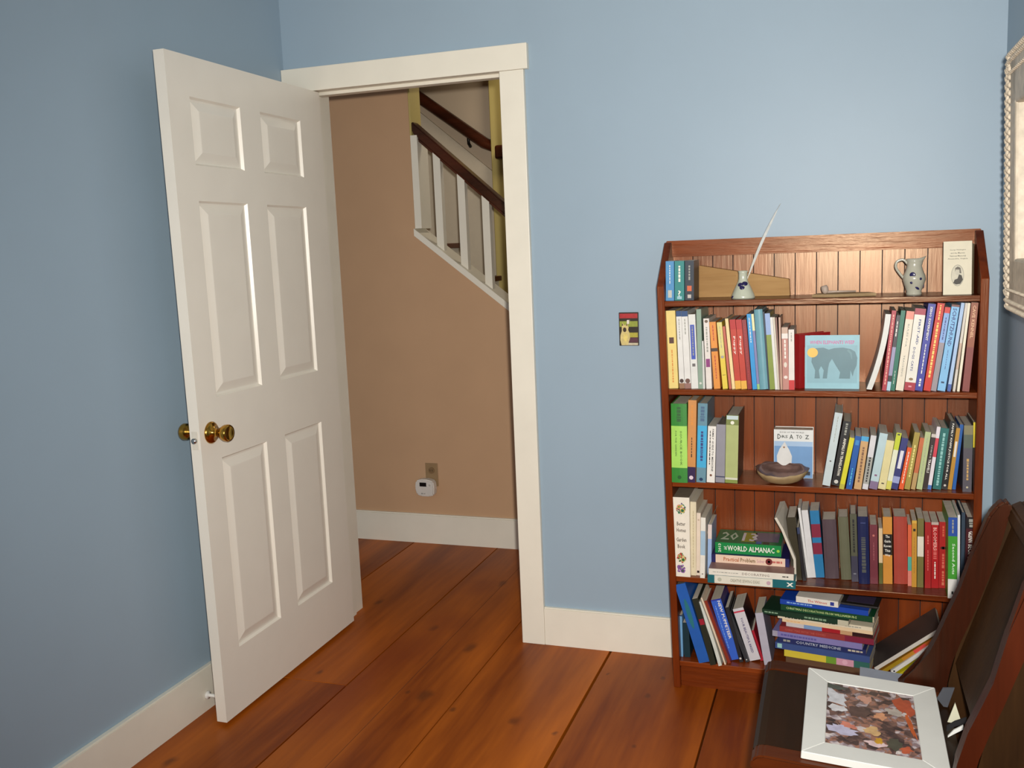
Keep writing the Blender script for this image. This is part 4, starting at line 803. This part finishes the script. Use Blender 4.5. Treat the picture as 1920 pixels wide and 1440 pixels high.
# ================================================================== TOP SHELF THINGS
def top_things():
    # wedge-shaped old wooden box leaning on the back boards
    c = lambda x, y: at(1220+x/6, 370+y/6, 1, -.07)
    P = [c(490, 1125), c(1570, 1118), c(1560, 918), c(560, 768), c(490, 775)]
    z0 = ZA+.0005; pts = [(P[0][0], z0), (P[1][0], z0), (P[2][0], P[2][2]), (P[3][0], P[3][2]), (P[4][0], P[4][2])]
    mw_ = wood('grey_weathered_wood', (150, 112, 66), (196, 158, 104), 0, 8, .6, .4, .1)
    root = mesh_obj('wedge_box', prism(pts, -.085, -.045, 1, None, .0015), mw_)
    tag(root, 'old tan wooden wedge-shaped board box lying along the top shelf behind the quill pot', 'wooden box')
    zt = c(500, 885)[2]
    mesh_obj('lid_strip', prism([(P[0][0]+.001, zt-.004), (c(960, 880)[0], zt-.004), (c(960, 880)[0], zt+.001), (P[0][0]+.001, zt+.001)], -.089, -.085, 1), mw_, root)
    # quill pot
    b = at(1220+1040/6, 370+1122/6, 1, -.17); s = .0285/1
    root = empty('quill_pot', (b[0], -.17, ZA+.0005)); tag(root, 'small white and cobalt blue salt-glazed ink pot holding the feather quill', 'ink pot')
    k_ = at(1220+1170/6, 370+1122/6, 1, -.17)[0]-b[0]
    gl = mat((186, 190, 172), .18, .06, 30, .05, name='salt_glaze'); bl = mat((34, 30, 78), .2, .1, 30, name='cobalt')
    k_ = .0365
    mesh_obj('body', lathe([(.001, 0), (k_*.97, 0), (k_, .003), (k_*.93, .012), (k_*.66, .034), (k_*.42, .052), (k_*.37, .06), (k_*.36, .078), (k_*.42, .084), (k_*.34, .0845), (k_*.3, .078), (.001, .07)], 32), gl, root, True)
    for a, zz, r in ((-1.9, .043, .0085), (-1.15, .046, .009), (-1.6, .034, .008), (-2.6, .006, .006)):
        rr = k_*(.93-(zz-.012)*12.2) if zz < .034 else k_*(.66-(zz-.034)*13.3)
        bm = bmesh.new(); bmesh.ops.create_icosphere(bm, subdivisions=2, radius=r)
        for v in bm.verts: v.co = Vector((v.co.x*.28, v.co.y, v.co.z*.9))
        bmesh.ops.transform(bm, matrix=Matrix.Translation((rr*math.cos(a)*.97, rr*math.sin(a)*.97, zz)) @ Matrix.Rotation(a, 4, 'Z') @ Matrix.Rotation(-.6, 4, 'Y'), verts=bm.verts)
        mesh_obj('cobalt_flower', bm, bl, root, True)
    # quill
    t_ = at(1220+1462/6, 370+70/6, 1, -.15); bq = Vector((b[0]+.004, -.17, ZA+.03)); tq = Vector((t_[0], -.15, t_[2])); cq = (bq+tq)/2+Vector((-.018, 0, .0))
    pts = [(bq*(1-u)**2+cq*2*u*(1-u)+tq*u*u) for u in [i/24 for i in range(25)]]
    q = mesh_obj('quill', tube(pts, .002, 8, None, [.0021*(1-.75*i/24) for i in range(25)]), mat((206, 200, 184), .4, name='quill_shaft'), None, True)
    tag(q, 'long white feather quill standing in the ink pot on the top shelf', 'feather')
    bm = bmesh.new(); A_, B_ = [], []
    for i in range(4, 25):
        p = pts[i]; t = (pts[min(i+1, 24)]-pts[i-1]).normalized(); n = Vector((t.z, 0, -t.x)); u = (i-4)/20; wv = .0058*math.sin(PI*min(1, u*.9+.1))**.7*(1 if u < .85 else (1-u)/.15+.05)
        A_.append([bm.verts.new(p+n*wv+Vector((0, -.0006, 0))), bm.verts.new(p+Vector((0, -.0012, 0))), bm.verts.new(p-n*wv*.45+Vector((0, -.0006, 0))), bm.verts.new(p+Vector((0, .0008, 0)))])
    for a, b2 in zip(A_, A_[1:]):
        for j in range(4): bm.faces.new((a[j], a[(j+1) % 4], b2[(j+1) % 4], b2[j]))
    mesh_obj('vane', bm, mat((196, 198, 194), .7, .12, 60, .2, name='feather_vane'), q)
    # flat slat with little clay pipe bowl
    c = lambda x, y, pl=-.15: at(1500+x/10.667, 510+y/10.667, 1, pl)
    a, b3 = c(240, 500), c(1530, 430)
    bm = prism([(a[0], -.195), (c(700, 490)[0], -.21), (b3[0], -.17), (b3[0]-.02, -.12), (c(800, 420)[0], -.11), (c(330, 440)[0], -.14)], ZA+.0005, ZA+.009, 2, None, .002)
    slat = mesh_obj('driftwood_slat', bm, wood('pale_driftwood', (130, 104, 74), (186, 164, 124), 0, 14, .7, .4, .1)); tag(slat, 'flat pale grey-tan wooden slat lying in the middle of the top shelf', 'wood slat')
    pp = c(520, 440); root = empty('clay_pipe', (pp[0], -.16, ZA+.0095)); tag(root, 'small pale clay pipe with grey bowl resting on the wooden slat, top shelf', 'pipe')
    cl = mat((176, 158, 144), .6, .12, 40, .1, name='clay')
    o = mesh_obj('bowl', lathe([(.001, 0), (.006, 0), (.0095, .006), (.0105, .016), (.0085, .024), (.0065, .0235), (.005, .014), (.001, .012)], 20), cl, root, True); o.rotation_euler = (0, -.25, 0)
    mesh_obj('stem', tube([(0, 0, .004), (.03, .004, .0045), (.085, .012, .004)], .0032, 8, None, [.0045, .0032, .0024]), cl, root, True)
    # pitcher
    c = lambda x, y: at(1520+x/5.647, 410+y/5.647, 1, -.165)
    l, r_ = c(1005, 800), c(1180, 800); cx = (l[0]+r_[0])/2; zt = c(1090, 425)[2]; H_ = zt-ZA
    root = empty('pitcher', (cx, -.165, ZA+.0005)); tag(root, 'small pale grey stoneware jug with cobalt spots near the right of the top shelf', 'pitcher')
    rb = (c(1215, 640)[0]-c(965, 640)[0])/2; rn = rb*.64; prof = [(.001, 0), (rb*.66, 0), (rb*.68, H_*.03), (rb*.64, H_*.1), (rb*.82, H_*.25), (rb*.99, H_*.42), (rb*.96, H_*.52), (rb*.74, H_*.68), (rn, H_*.8), (rn*1.0, H_*.92), (rn*1.12, H_), (rn*1.0, H_*.995), (rn*.88, H_*.9), (.001, H_*.85)]
    bm = lathe(prof, 40)
    for v in bm.verts:
        if v.co.z > H_*.85:
            f = (v.co.z/H_-.85)/.15; a = math.atan2(v.co.y, v.co.x); g_ = max(0, math.cos(a))**4; v.co.x += f*g_*.009; v.co.z += f*g_*.007
    gl2 = mat((176, 174, 158), .16, .05, 30, .05, name='grey_glaze')
    mesh_obj('body', bm, gl2, root, True)
    hp = [(-rn*.9, 0, H_*.86), (-rn*1.5, 0, H_*.98), (-rn*2.3, 0, H_*.93), (-rn*2.45, 0, H_*.78), (-rn*2.0, 0, H_*.62), (-rb*.9, 0, H_*.47)]
    hv = [Vector(p_) for p_ in hp]; hs = []
    for i in range(len(hv)-1):
        p0_, p1_, p2_, p3_ = hv[max(i-1, 0)], hv[i], hv[i+1], hv[min(i+2, len(hv)-1)]
        for t in (0, .25, .5, .75): hs.append(.5*((2*p1_)+(p2_-p0_)*t+(2*p0_-5*p1_+4*p2_-p3_)*t*t+(3*p1_-p0_-3*p2_+p3_)*t**3))
    mesh_obj('handle', tube(hs+[hv[-1]], .0038, 10), gl2, root, True)
    for x, zz, rx, rz_, rt in ((-.006, .56*H_, .0085, .0085, .5), (.016, .45*H_, .004, .004, 0), (-.009, .35*H_, .004, .004, 0), (.007, .2*H_, .008, .0035, -.7), (.026, .26*H_, .0035, .009, -.2), (.001, .69*H_, .0, .0, 0)):
        if rx == 0: continue
        # radius of the jug at that height
        R_ = 0
        for (r0, z0_), (r1, z1_) in zip(prof, prof[1:]):
            if z0_ <= zz <= z1_ and z1_ > z0_: R_ = r0+(r1-r0)*(zz-z0_)/(z1_-z0_); break
        a = -math.acos(max(-1, min(1, x/max(R_, .001))))
        bm = bmesh.new(); bmesh.ops.create_icosphere(bm, subdivisions=2, radius=1)
        for v in bm.verts: v.co = Vector((v.co.x*.0014, v.co.y*rx, v.co.z*rz_))
        bmesh.ops.transform(bm, matrix=Matrix.Translation((R_*math.cos(a), R_*math.sin(a), zz)) @ Matrix.Rotation(a, 4, 'Z') @ Matrix.Rotation(rt, 4, 'X'), verts=bm.verts)
        mesh_obj('cobalt_spot', bm, bl, root, True)
    # booklet with oval portrait
    p1, p2 = at(1768, 551, 1, -.2), at(1822, 551, 1, -.2); W = p2[0]-p1[0]; H_ = at(1798, 452, 1, -.19)[2]-ZA
    root = mesh_obj('leaflet', B(-W/2, W/2, 0, .004, 0, H_, .0006), mat((222, 214, 190), .6, .04, name='cream_card')); root.location = ((p1[0]+p2[0])/2, -.2, ZA+.0005); root.rotation_euler = (-.08, 0, .06)
    tag(root, 'upright cream leaflet with an oval portrait at the right end of the top shelf', 'leaflet')
    mesh_obj('back_leaf', prism([(W/2-.001, .004), (W/2+.014, .05), (W/2+.012, .05), (W/2-.004, .004)], .001, H_*.96, 2), mat((190, 178, 140), .6, name='card_back'), root)
    ik = mat((120, 116, 104), .6, name='ink')
    for i, (wd, s_) in enumerate(((.56, 'George Washington'), (.5, 'and the Masonic'), (.56, 'National Memorial'), (.7, 'Alexandria, Virginia'))):
        lettering(s_, W*wd, .0045, ik, root, lambda u, v, i=i: (u, -.0006, H_*(.835-.055*i)+v), keep=False)
    fp = lambda n, pts, c, dy: flat(n, pts, mat(c, .6, .1, 90, name='engraving'), root, -dy)
    fp('portrait_oval', ell(0, H_*.36, W*.225, H_*.2, 28), (150, 146, 132), .0003); fp('portrait_ground', ell(0, H_*.36, W*.21, H_*.19, 28), (206, 200, 180), .0005)
    fp('portrait_coat', [(-W*.15, H_*.22), (-W*.05, H_*.19), (W*.1, H_*.2), (W*.19, H_*.28), (W*.14, H_*.36), (W*.05, H_*.38), (0, H_*.3), (-W*.1, H_*.28)], (70, 66, 60), .0008)
    fp('portrait_head', ell(-W*.01, H_*.43, W*.075, H_*.065), (196, 190, 172), .0008); fp('portrait_hair', [(-W*.1, H_*.42), (-W*.08, H_*.5), (0, H_*.525), (W*.1, H_*.5), (W*.13, H_*.4), (W*.07, H_*.4), (W*.06, H_*.47), (-W*.06, H_*.47)], (110, 104, 94), .0010)
top_things()

# ================================================================== CHAIR BENCH
def bench():
    RZ = .012; O = Vector((.946, -1.155, 0)); K = .065; T_ = lambda P_: [(x, z-K*max(0, x-.02)) for x, z in P_]
    root = empty('hall_seat', O, RZ); tag(root, 'low dark wooden seat with sloping back, in front of the bookcase by the right wall', 'seat')
    W0, W1, ZT = -.228, .228, .44
    def sp(y0, y1, bm=None):   # seat section with a rounded front edge
        pts = [(.0, ZT-.028), (.003, ZT-.012), (.012, ZT-.003), (.026, ZT), (.40, ZT-.004), (.40, ZT-.03), (.01, ZT-.034)]
        return prism(T_(pts), y0, y1, 1, bm)
    mesh_obj('seat_board', prism(T_([(.0, ZT-.028), (.003, ZT-.012), (.012, ZT-.003), (.026, ZT), (.168, ZT-.001), (.170, ZT-.003), (.170, ZT-.03), (.01, ZT-.034)]), W0+.05, W1-.055, 1), M_SEAT, root)
    mesh_obj('seat_board', prism(T_([(.172, ZT-.003), (.174, ZT-.001), (.40, ZT-.002), (.40, ZT-.03), (.172, ZT-.031)]), W0+.05, W1-.055, 1), M_SEAT, root)
    mesh_obj('seat_cleat', prism(T_([(.0, ZT-.028), (.003, ZT-.010), (.012, ZT-.001), (.026, ZT+.002), (.40, ZT-.002), (.40, ZT-.03), (.01, ZT-.034)]), W0, W0+.0498, 1, None, .004), M_CLEAT, root)
    mesh_obj('seat_cleat', prism(T_([(.0, ZT-.028), (.003, ZT-.010), (.012, ZT-.001), (.026, ZT+.002), (.40, ZT-.002), (.40, ZT-.03), (.01, ZT-.034)]), W1-.0548, W1, 1, None, .004), M_CLEAT, root)
    for y in (W0+.02, W1-.05): mesh_obj('end_leg', prism([(.05, 0), (.11, 0), (.2, .08), (.33, 0), (.42, 0), (.39, .2), (.395, ZT-.056), (.04, ZT-.036), (.07, .2)], y, y+.028, 1, None, .003), M_POST, root)
    mesh_obj('front_apron', B(.03, .05, W0+.05, W1-.052, ZT-.1, ZT-.034), M_SEAT, root)
    # curved end posts
    prof_l = [(.295, ZT-.02), (.318, ZT-.004), (.339, ZT+.022), (.363, ZT+.067), (.379, ZT+.104), (.396, ZT+.151), (.422, ZT+.218), (.446, ZT+.299), (.476, ZT+.394), (.491, ZT+.417), (.507, ZT+.430)]
    prof_r = [(.520, ZT+.424), (.524, ZT+.401), (.503, ZT+.333), (.482, ZT+.257), (.449, ZT+.156), (.428, ZT+.100), (.412, ZT+.05), (.395, ZT-.055)]
    near_l = [(.366, ZT-.02), (.375, ZT+.035), (.392, ZT+.10), (.412, ZT+.15), (.431, ZT+.20), (.452, ZT+.29), (.478, ZT+.39), (.491, ZT+.417), (.507, ZT+.430)]
    for y, pl in ((W0-.002, near_l), (W1-.034, prof_l)): mesh_obj('end_post', prism(pl+prof_r, y, y+.036, 1, None, .006), M_POST, root)
    wide = [(.512, ZT+.40), (.455, ZT+.20), (.425, ZT+.10), (.405, ZT+.0), (.40, ZT-.12), (.41, .0), (.50, .0), (.515, ZT-.1), (.54, ZT+.1), (.575, ZT+.3), (.590, ZT+.395), (.560, ZT+.415)]
    for y in (W0+.002, W1-.032): mesh_obj('rear_leg', prism(wide, y, y+.028, 1, None, .004), M_PANEL, root)
    # back panel and rounded top rail between the posts
    bm = prism([(.418, ZT+.05), (.436, ZT+.045), (.548, ZT+.39), (.528, ZT+.395)], W0+.036, W1-.036, 1)
    mesh_obj('back_panel', bm, M_PANEL, root)
    bm = prism([(.512, ZT+.388), (.522, ZT+.412), (.545, ZT+.424), (.572, ZT+.414), (.574, ZT+.385), (.545, ZT+.365)], W0+.0, W1+.0, 1, None, .004)
    mesh_obj('top_rail', bm, M_PANEL, root)
bench()
# framed picture lying on the seat
def framed():
    K = .065; x0_ = .966; TF = .016; FW = .05
    def atp(x, y, up=0.0):      # sight line meets the tilted seat plane
        v = _f+_r*(x-960)/FPX-_u*(y-720)/FPX; zz = .4405+up
        t = (zz-CAM[2]-K*(CAM[0]-x0_))/(v[2]+K*v[0]); return Vector(CAM+v*t)
    P = [atp(x, y, TF) for x, y in ((1515, 1252), (1752, 1290), (1505, 1410))]
    ang = math.atan2((P[1]-P[0]).y, (P[1]-P[0]).x)*.6; W = (P[1]-P[0]).length; H = (P[2]-P[0]).length
    o_ = Vector((P[0].x, P[0].y, .4420-K*(P[0].x-x0_)))
    root = empty('picture_frame', o_, 0); root.rotation_euler = (0, K, ang); tag(root, 'white mitred picture frame with colourful print lying flat on the dark seat', 'picture frame')
    # image window measured from the photo
    win = []
    M = Matrix.Translation(o_) @ Matrix.Rotation(ang, 4, 'Z'); MI = M.inverted()
    for x, y in ((1551, 1276), (1712, 1304), (1729, 1424), (1547, 1389)):
        q = MI @ atp(x, y, TF); win.append((q.x, q.y))
    x0 = (win[0][0]+win[3][0])/2; x1 = (win[1][0]+win[2][0])/2; y1 = (win[0][1]+win[1][1])/2; y0 = (win[2][1]+win[3][1])/2
    out = [(0, 0), (W, 0), (W, -H), (0, -H)]; inn = [(x0, y1), (x1, y1), (x1, y0), (x0, y0)]
    mf = mat((206, 206, 200), .5, .03, 14, .1, name='white_frame_paint')
    for i in range(4):
        a, b = out[i], out[(i+1) % 4]; c, d = inn[(i+1) % 4], inn[i]
        bm = bmesh.new(); g_ = .0004
        lo = [bm.verts.new((*p, 0)) for p in (a, b, c, d)]; hi = [bm.verts.new((*p, TF-.0 if j < 2 else TF-.003)) for j, p in enumerate((a, b, c, d))]
        bm.faces.new(lo); bm.faces.new(hi[::-1])
        for j in range(4): bm.faces.new((lo[j], hi[j], hi[(j+1) % 4], lo[(j+1) % 4]))
        bmesh.ops.bevel(bm, geom=list(bm.edges), offset=.0012, segments=1, affect='EDGES')
        mesh_obj('frame_rail', bm, mf, root)
    m = bpy.data.materials.new('abstract_print'); m.use_nodes = True; N = m.node_tree.nodes; L = m.node_tree.links; b = N['Principled BSDF']; b.inputs['Roughness'].default_value = .25
    tc = N.new('ShaderNodeTexCoord'); nz = N.new('ShaderNodeTexNoise'); nz.inputs['Scale'].default_value = 26; nz.inputs['Detail'].default_value = 6; nz.inputs['Distortion'].default_value = .7; L.new(tc.outputs['Object'], nz.inputs[0])
    vo = N.new('ShaderNodeTexVoronoi'); vo.inputs['Scale'].default_value = 60; L.new(tc.outputs['Object'], vo.inputs[0])
    cr = N.new('ShaderNodeValToRGB'); cr.color_ramp.interpolation = 'EASE'; el_ = cr.color_ramp.elements; el_[0].position = .25; el_[0].color = lin((52, 40, 40)); el_[1].position = .8; el_[1].color = lin((206, 196, 190))
    for pz, c in ((.40, (72, 54, 50)), (.5, (104, 78, 70)), (.58, (150, 104, 84)), (.64, (128, 112, 116)), (.72, (184, 172, 174))): e = el_.new(pz); e.color = lin(c)
    ad = N.new('ShaderNodeMix'); ad.data_type = 'RGBA'; ad.inputs[0].default_value = .35; sp_ = N.new('ShaderNodeSeparateColor'); L.new(vo.outputs['Color'], sp_.inputs[0])
    mx = N.new('ShaderNodeMath'); mx.operation = 'MULTIPLY_ADD'; L.new(sp_.outputs[0], mx.inputs[0]); mx.inputs[1].default_value = .3; s3_ = N.new('ShaderNodeMath'); s3_.operation = 'ADD'; L.new(nz.outputs[0], mx.inputs[2]); L.new(mx.outputs[0], s3_.inputs[0]); s3_.inputs[1].default_value = -.13
    L.new(s3_.outputs[0], cr.inputs[0]); L.new(cr.outputs[0], b.inputs['Base Color'])
    mesh_obj('print', B(x0-.001, x1+.001, y0-.001, y1+.001, .002, TF-.0045), m, root)
    zt = TF-.0042; w_, h_ = x1-x0, y0-y1
    def patch(u, v, ru, rv, c, rot=0): 
        bm = bmesh.new(); vs = [bm.verts.new((min(max(p[0], x0+.001), x1-.001), min(max(p[1], y0+.001), y1-.001), zt)) for p in [(x0+u*w_+(q[0]-x0-u*w_)*f_, y1+v*h_+(q[1]-y1-v*h_)*f_) for q, f_ in zip(ell(x0+u*w_, y1+v*h_, ru*w_, rv*abs(h_), 18, rot), [random.uniform(.55, 1.15) for _ in range(18)])]]; bm.faces.new(vs); return bm
    for i, (u, v, ru, rv, c, rot) in enumerate(((.1, .25, .13, .17, (196, 196, 200), .3), (.12, .42, .12, .07, (206, 204, 206), 0), (.17, .76, .2, .08, (178, 174, 196), -.35), (.24, .68, .1, .05, (196, 120, 100), -.5), (.45, .2, .1, .07, (190, 140, 120), 0), (.88, .2, .12, .17, (168, 74, 44), .1), (.92, .5, .04, .26, (186, 88, 36), .12), (.6, .45, .1, .06, (196, 140, 104), -.4), (.5, .7, .1, .07, (196, 160, 110), 0), (.55, .88, .14, .05, (206, 180, 180), -.2), (.57, .84, .05, .05, (186, 140, 30), 0), (.85, .9, .07, .06, (176, 84, 50), 0), (.35, .45, .14, .1, (84, 62, 56), .2), (.72, .85, .1, .1, (70, 70, 56), 0), (.05, .06, .2, .05, (70, 76, 70), -.2), (.75, .35, .1, .07, (170, 160, 150), 0))):
        bm = patch(u, v, ru, rv, c, rot)
        for v_ in bm.verts: v_.co.z += i*.00004
        mesh_obj('print_patch', bm, mat(c, .25, .22, 60, name='print_colour'), root)
framed()
# things tucked round the frame
seat_z = lambda x: .4405-.065*max(0, x-.966)
o = mesh_obj('folder', B(-.075, .055, -.06, .03, 0, .0008), mat((132, 138, 150), .5, name='blue_grey_card')); o.location = (1.235, -.925, seat_z(1.235)+.0004); o.rotation_euler = (0, .065, -.03)
tag(o, 'blue-grey flat folder peeking out under the far edge of the white frame', 'folder')
def tuck(name, label, cat, pts, y, th, col):
    q = [at(px_, py_, 1, y) for px_, py_ in pts]; o = mesh_obj(name, prism([(v[0], max(v[2], seat_z(v[0])+.0005)) for v in q], y, y+th, 1), mat(col, .45, .06, name='card')); tag(o, label, cat); return o
tuck('booklet', 'dark grey booklet standing between the white frame and the seat back', 'booklet', ((1757, 1310), (1768, 1290), (1790, 1290), (1776, 1352), (1768, 1362)), -1.03, .004, (66, 68, 74))
tuck('envelope', 'white envelope corner behind the black strap at the seat back', 'envelope', ((1776, 1372), (1791, 1318), (1802, 1352), (1800, 1366)), -1.1, .003, (196, 194, 170))
def strap(label, col, ys_, pp, wd):
    bm = bmesh.new(); rows = []
    for px_, py_ in pp:
        v = at(px_, py_, 1, ys_); rows.append([bm.verts.new((v[0], ys_+a, max(v[2]+b, seat_z(v[0])+.001))) for a, b in ((0, 0), (.004, 0), (.004, wd), (0, wd))])
    for a, b in zip(rows, rows[1:]):
        for j in range(4): bm.faces.new((a[j], a[(j+1) % 4], b[(j+1) % 4], b[j]))
    bm.faces.new(rows[0][::-1]); bm.faces.new(rows[-1])
    return mesh_obj('strap', bm, mat(col, .5, .05, name='webbing'))
s = strap('', (20, 18, 20), -1.16, [(1775, 1372), (1790, 1363), (1812, 1356)], .012); tag(s, 'black strap with white stripes lying behind the white frame on the seat', 'strap')
for pp in ([(1777, 1388), (1788, 1377), (1806, 1368)],):
    s2_ = strap('', (214, 214, 208), -1.17, pp, .009); s2_.name = 'white_stripe'; s2_.parent = s

# ================================================================== ORNATE FRAME ON THE RIGHT WALL
def ornate():
    ya, z0, z1 = -.45, 1.249, 1.878; yb = -1.02
    root = empty('ornate_mirror', (XR, (ya+yb)/2, (z0+z1)/2)); root.rotation_euler = (0, -.024, 0)
    tag(root, 'ornate carved whitewashed mirror frame hanging on the right wall', 'mirror')
    yc, zc = (ya+yb)/2, (z0+z1)/2; hy, hz = (ya-yb)/2, (z1-z0)/2
    m = mat((208, 194, 172), .5, .22, 35, .6, name='whitewashed_gilt')
    fw = .13; ch = .022
    outer = [(-hy, -hz+ch), (-hy+ch, -hz), (hy-ch, -hz), (hy, -hz+ch), (hy, hz-ch), (hy-ch, hz), (-hy+ch, hz), (-hy, hz-ch)]
    inner = [(-hy+fw, -hz+fw), (hy-fw, -hz+fw), (hy-fw, hz-fw), (-hy+fw, hz-fw)]
    for nm, (a0, a1, b0, b1) in dict(side_rail=(hy-fw, hy, -hz+.02, hz-.02), side_rail2=(-hy, -hy+fw, -hz+.02, hz-.02), cross_rail=(-hy+.02, hy-.02, hz-fw, hz), cross_rail2=(-hy+.02, hy-.02, -hz, -hz+fw)).items():
        bm = B(-.052, -.001, a0, a1, b0, b1, .007)
        mesh_obj(nm.replace('2', ''), bm, m, root)
    mesh_obj('mirror_glass', B(-.014, -.010, -hy+fw-.002, hy-fw+.002, -hz+fw-.002, hz-fw+.002), mat((200, 205, 208), .05, .0, metal=1.0, name='mirror_silver'), root)
    bm = bmesh.new(); rr = random.Random(3)
    def bump(y, z, ry, rz, a=0):
        r_ = bmesh.ops.create_icosphere(bm, subdivisions=2, radius=1)['verts']
        bmesh.ops.transform(bm, matrix=Matrix.Translation((-.050, y, z)) @ Matrix.Rotation(a, 4, 'X') @ Matrix.Diagonal((.009, ry, rz, 1)), verts=r_)
    n = 30
    for i in range(n):
        z = -hz+.04+(2*hz-.08)*i/(n-1)
        for sg in (-1, 1): bump(sg*(hy-.004), z, .007, .010, sg*.5*(1 if i % 2 else -1)); bump(sg*(hy-.02), z+.008, .006, .012, sg*.3); bump(sg*(hy-.05), z, .004, .008); bump(sg*(hy+.002), z+.004, .005, .008, -sg*.4)
    for i in range(26):
        y = -hy+.04+(2*hy-.08)*i/25
        for sg in (-1, 1): bump(y, sg*(hz-.004), .010, .007); bump(y+.008, sg*(hz-.02), .012, .006); bump(y, sg*(hz-.05), .008, .004)
    for sy in (-1, 1):
        for sz in (-1, 1):
            for a in range(5): bump(sy*(hy-.022+.016*math.cos(a*1.25)), sz*(hz-.022+.016*math.sin(a*1.25)), .009, .006, a)
            bump(sy*(hy-.022), sz*(hz-.022), .011, .011)
    mesh_obj('carved_leaves', bm, m, root, True)['kind'] = 'stuff'
ornate()
